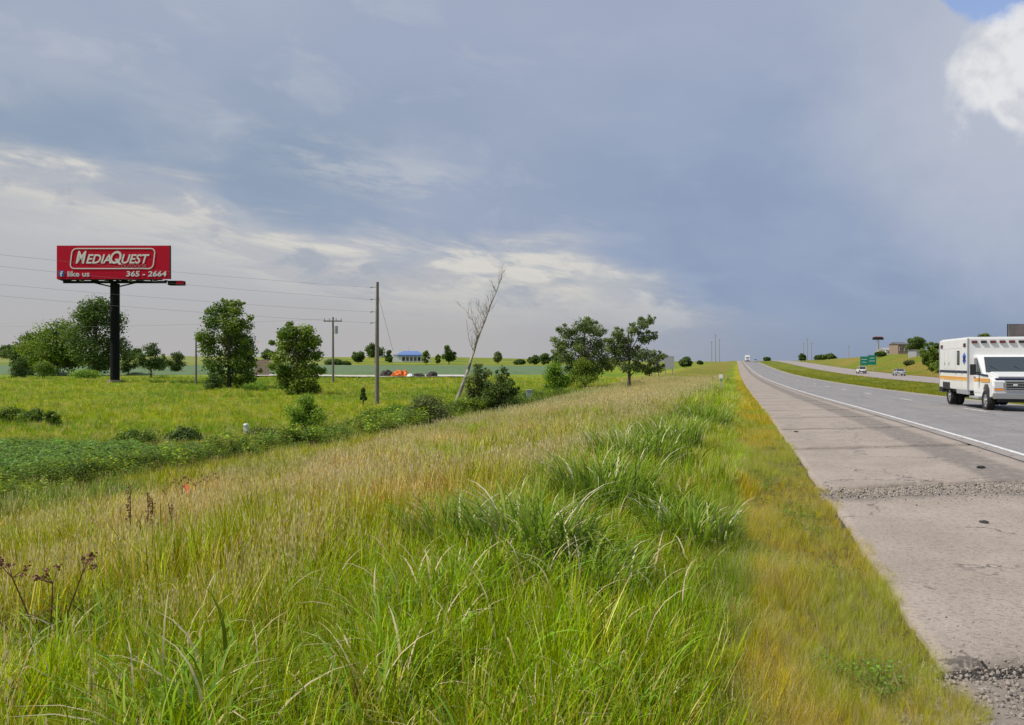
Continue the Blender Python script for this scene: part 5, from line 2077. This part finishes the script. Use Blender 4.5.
# ------------------------------------------------------------------ signs
def green_sign():
    d = 215.0
    x, yv = spot(868, d)
    g = gz(x, yv)
    root = thing('road_sign', 'green highway guide sign standing on two posts by the far road', 'road sign', (x, yv, g), 0)
    s = d / FPX
    w, h = 15 * s, 9.6 * s
    zc = CAMZ - g + (362.5 - 360.5) * s
    MB().box((-w * .23, 0, zc - .1), (w * .5, .08, h * .92), bev=.02).build('sign_panel', M['sign_green'], root)
    MB().box((w * .25, -.01, zc + .15), (w * .5, .08, h), bev=.02).build('sign_panel', M['sign_green'], root)
    for sx in (-.3, .3):
        MB().box((sx * w, .12, (zc + h * .4) / 2), (.14, .14, zc + h * .4)).build('post', M['galv'], root)
    for (cx, zz, ww) in ((-.24, .12, .34), (-.24, -.18, .28), (.25, .25, .3), (.25, -.05, .36)):
        MB().box((cx * w, -.065, zc + zz * h), (ww * w, .02, h * .035)).build('legend_line', M['sign_white'], root)


green_sign()


def pole_sign():
    d = 560.0
    x, yv = spot(878, d)
    g = gz(x, yv)
    s = d / FPX
    root = thing('pole_sign', 'distant red and dark sign on a single grey pole', 'sign', (x, yv, g), TH)
    z = lambda py: CAMZ - g + (362.5 - py) * s
    MB().cyl((0, 0, -.5), (0, 0, z(340)), .75, 14).build('pole', M['galv'], root, True)
    MB().box((0, 0, z(338.6)), (10.6 * s, 1.2, 2.4 * s), bev=.1).build('sign_face', M['dark'], root)
    MB().box((0, 0, z(337.0)), (8.6 * s, 1.0, .9 * s), bev=.1).build('top_band', mat('faded_red', (0.42, 0.10, 0.09), .6), root)


pole_sign()


def right_billboard():
    d = 230.0
    x, yv = spot(1030, d)
    g = gz(x, yv)
    s = d / FPX
    root = thing('billboard', 'grey billboard rising behind the ambulance at the right edge', 'billboard', (x, yv, g), TH)
    z = lambda py: CAMZ - g + (362.5 - py) * s
    MB().cyl((0, 0, -.3), (0, 0, z(338)), .5, 14).build('pole', M['black_steel'], root, True)
    W = 46 * s
    bm_ = mat('printed_poster', (0.20, 0.19, 0.21), 0.6, scale=.5, col2=(0.28, 0.23, 0.24))
    MB().box((0, -.5, z(330.5)), (W, .25, 12 * s), bev=.03).build('poster_face', bm_, root)
    MB().box((0, -.35, z(330.5)), (W + .3, .2, 12.8 * s)).build('frame', M['black_steel'], root)
    MB().box((-.6, -.3, z(337.6)), (W + 2.2, 1.6, .8 * s)).build('catwalk', M['black_steel'], root)


right_billboard()


# houses on the right-hand bank
shed('house', 'tan house with a dark grey roof on the right-hand bank', 903, 300, 3.8, 3.9, 7, M['brick_tan'], M['roof_grey'], hip=.5)
shed('house', 'low pale house left of the tan house on the bank', 893, 320, 6.0, 2.2, 7, M['white_matte'], mat('pale_roof', (.30, .29, .28), .8), hip=.3)
shed('barn', 'long pale grey shed below the dark round tree', 924, 236, 4.6, 1.4, 5, M['galv'], M['roof_grey'], hip=.12)
shed('house', 'faint cream house on the skyline behind the road sign', 886, 420, 5.5, 3.4, 7, M['cream'], M['cream'], hip=.3)


# white boards at the ditch by the right-hand spreading tree
def back_board(label, px, d, w, py0, py1, m, rz):
    x, yv = spot(px, d)
    g = gz(x, yv)
    s = d / FPX
    root = thing('sign_board', label, 'sign', (x, yv, g), TH + rz)
    z0, z1 = CAMZ - g + (362.5 - py1) * s, CAMZ - g + (362.5 - py0) * s
    MB().box((0, 0, (z0 + z1) / 2), (w * s, .08, z1 - z0), bev=.01).build('board', m, root)
    for sx in (-.35, .35):
        MB().box((sx * w * s, .10, z1 * .5), (.1, .1, z1)).build('post', M['grey_wood'], root)


back_board('narrow pale board on posts right of the feathery tree', 657, 118, 6, 354.5, 369, M['white_matte'], .2)
back_board('wider grey board on posts beside the narrow pale board', 669, 122, 10, 356, 369, M['galv'], -.2)

# delineator post on the verge
x, yv = spot(721, 58)
g = gz(x, yv)
r = thing('marker_post', 'white topped steel reflector post at the verge', 'post', (x, yv, g), 0)
MB().box((0, 0, .62), (.07, .05, 1.3)).build('post', M['galv'], r)
MB().box((0, -.04, 1.30), (.26, .03, .30), bev=.01).build('reflector', M['white_matte'], r)
MB().box((.02, -.04, 1.02), (.14, .02, .16)).build('reflector', mat('teal_plate', (.10, .25, .24), .5), r)

# little orange survey flag, white markers, grey box
x, yv = spot(182, 12.0)
g = gz(x, yv)
r = thing('survey_flag', 'small orange survey flag standing in the grass', 'flag', (x, yv, g), TH)
MB().cyl((0, 0, 0), (0, 0, .66), .006, 6).build('wire', M['galv'], r)
fl = MB()
for i in range(4):
    xa, xb = i * .03, (i + 1) * .03
    ya, yb = math.sin(i * 1.2) * .012, math.sin((i + 1) * 1.2) * .012
    fl.add([(xa, ya, .52), (xb, yb, .51), (xb, yb, .65), (xa, ya, .66), (xa, ya + .003, .52), (xb, yb + .003, .51), (xb, yb + .003, .65), (xa, ya + .003, .66)], [[0, 1, 2, 3], [7, 6, 5, 4], [3, 2, 6, 7], [0, 4, 5, 1]])
fl.build('flag', M['flag_orange'], r)
x, yv = spot(246, 35.5)
g = gz(x, yv)
r = thing('marker_post', 'stubby white plastic marker on the fence row', 'post', (x, yv, g), TH)
MB().box((0, 0, .30), (.20, .12, .66), bev=.03).build('post', M['white_matte'], r)
MB().cyl((0, 0, .63), (0, 0, .70), .12, 12, r2=.08).build('cap', M['white_matte'], r)
x, yv = spot(529, 66)
g = gz(x, yv)
r = thing('utility_box', 'small grey utility pedestal in the ditch right of the dark bush', 'utility box', (x, yv, g), TH)
MB().box((0, 0, .5), (.42, .4, 1.1), bev=.04).build('cabinet', M['galv'], r)
MB().box((0, 0, 1.08), (.50, .48, .08), bev=.02).build('lid', M['galv'], r)
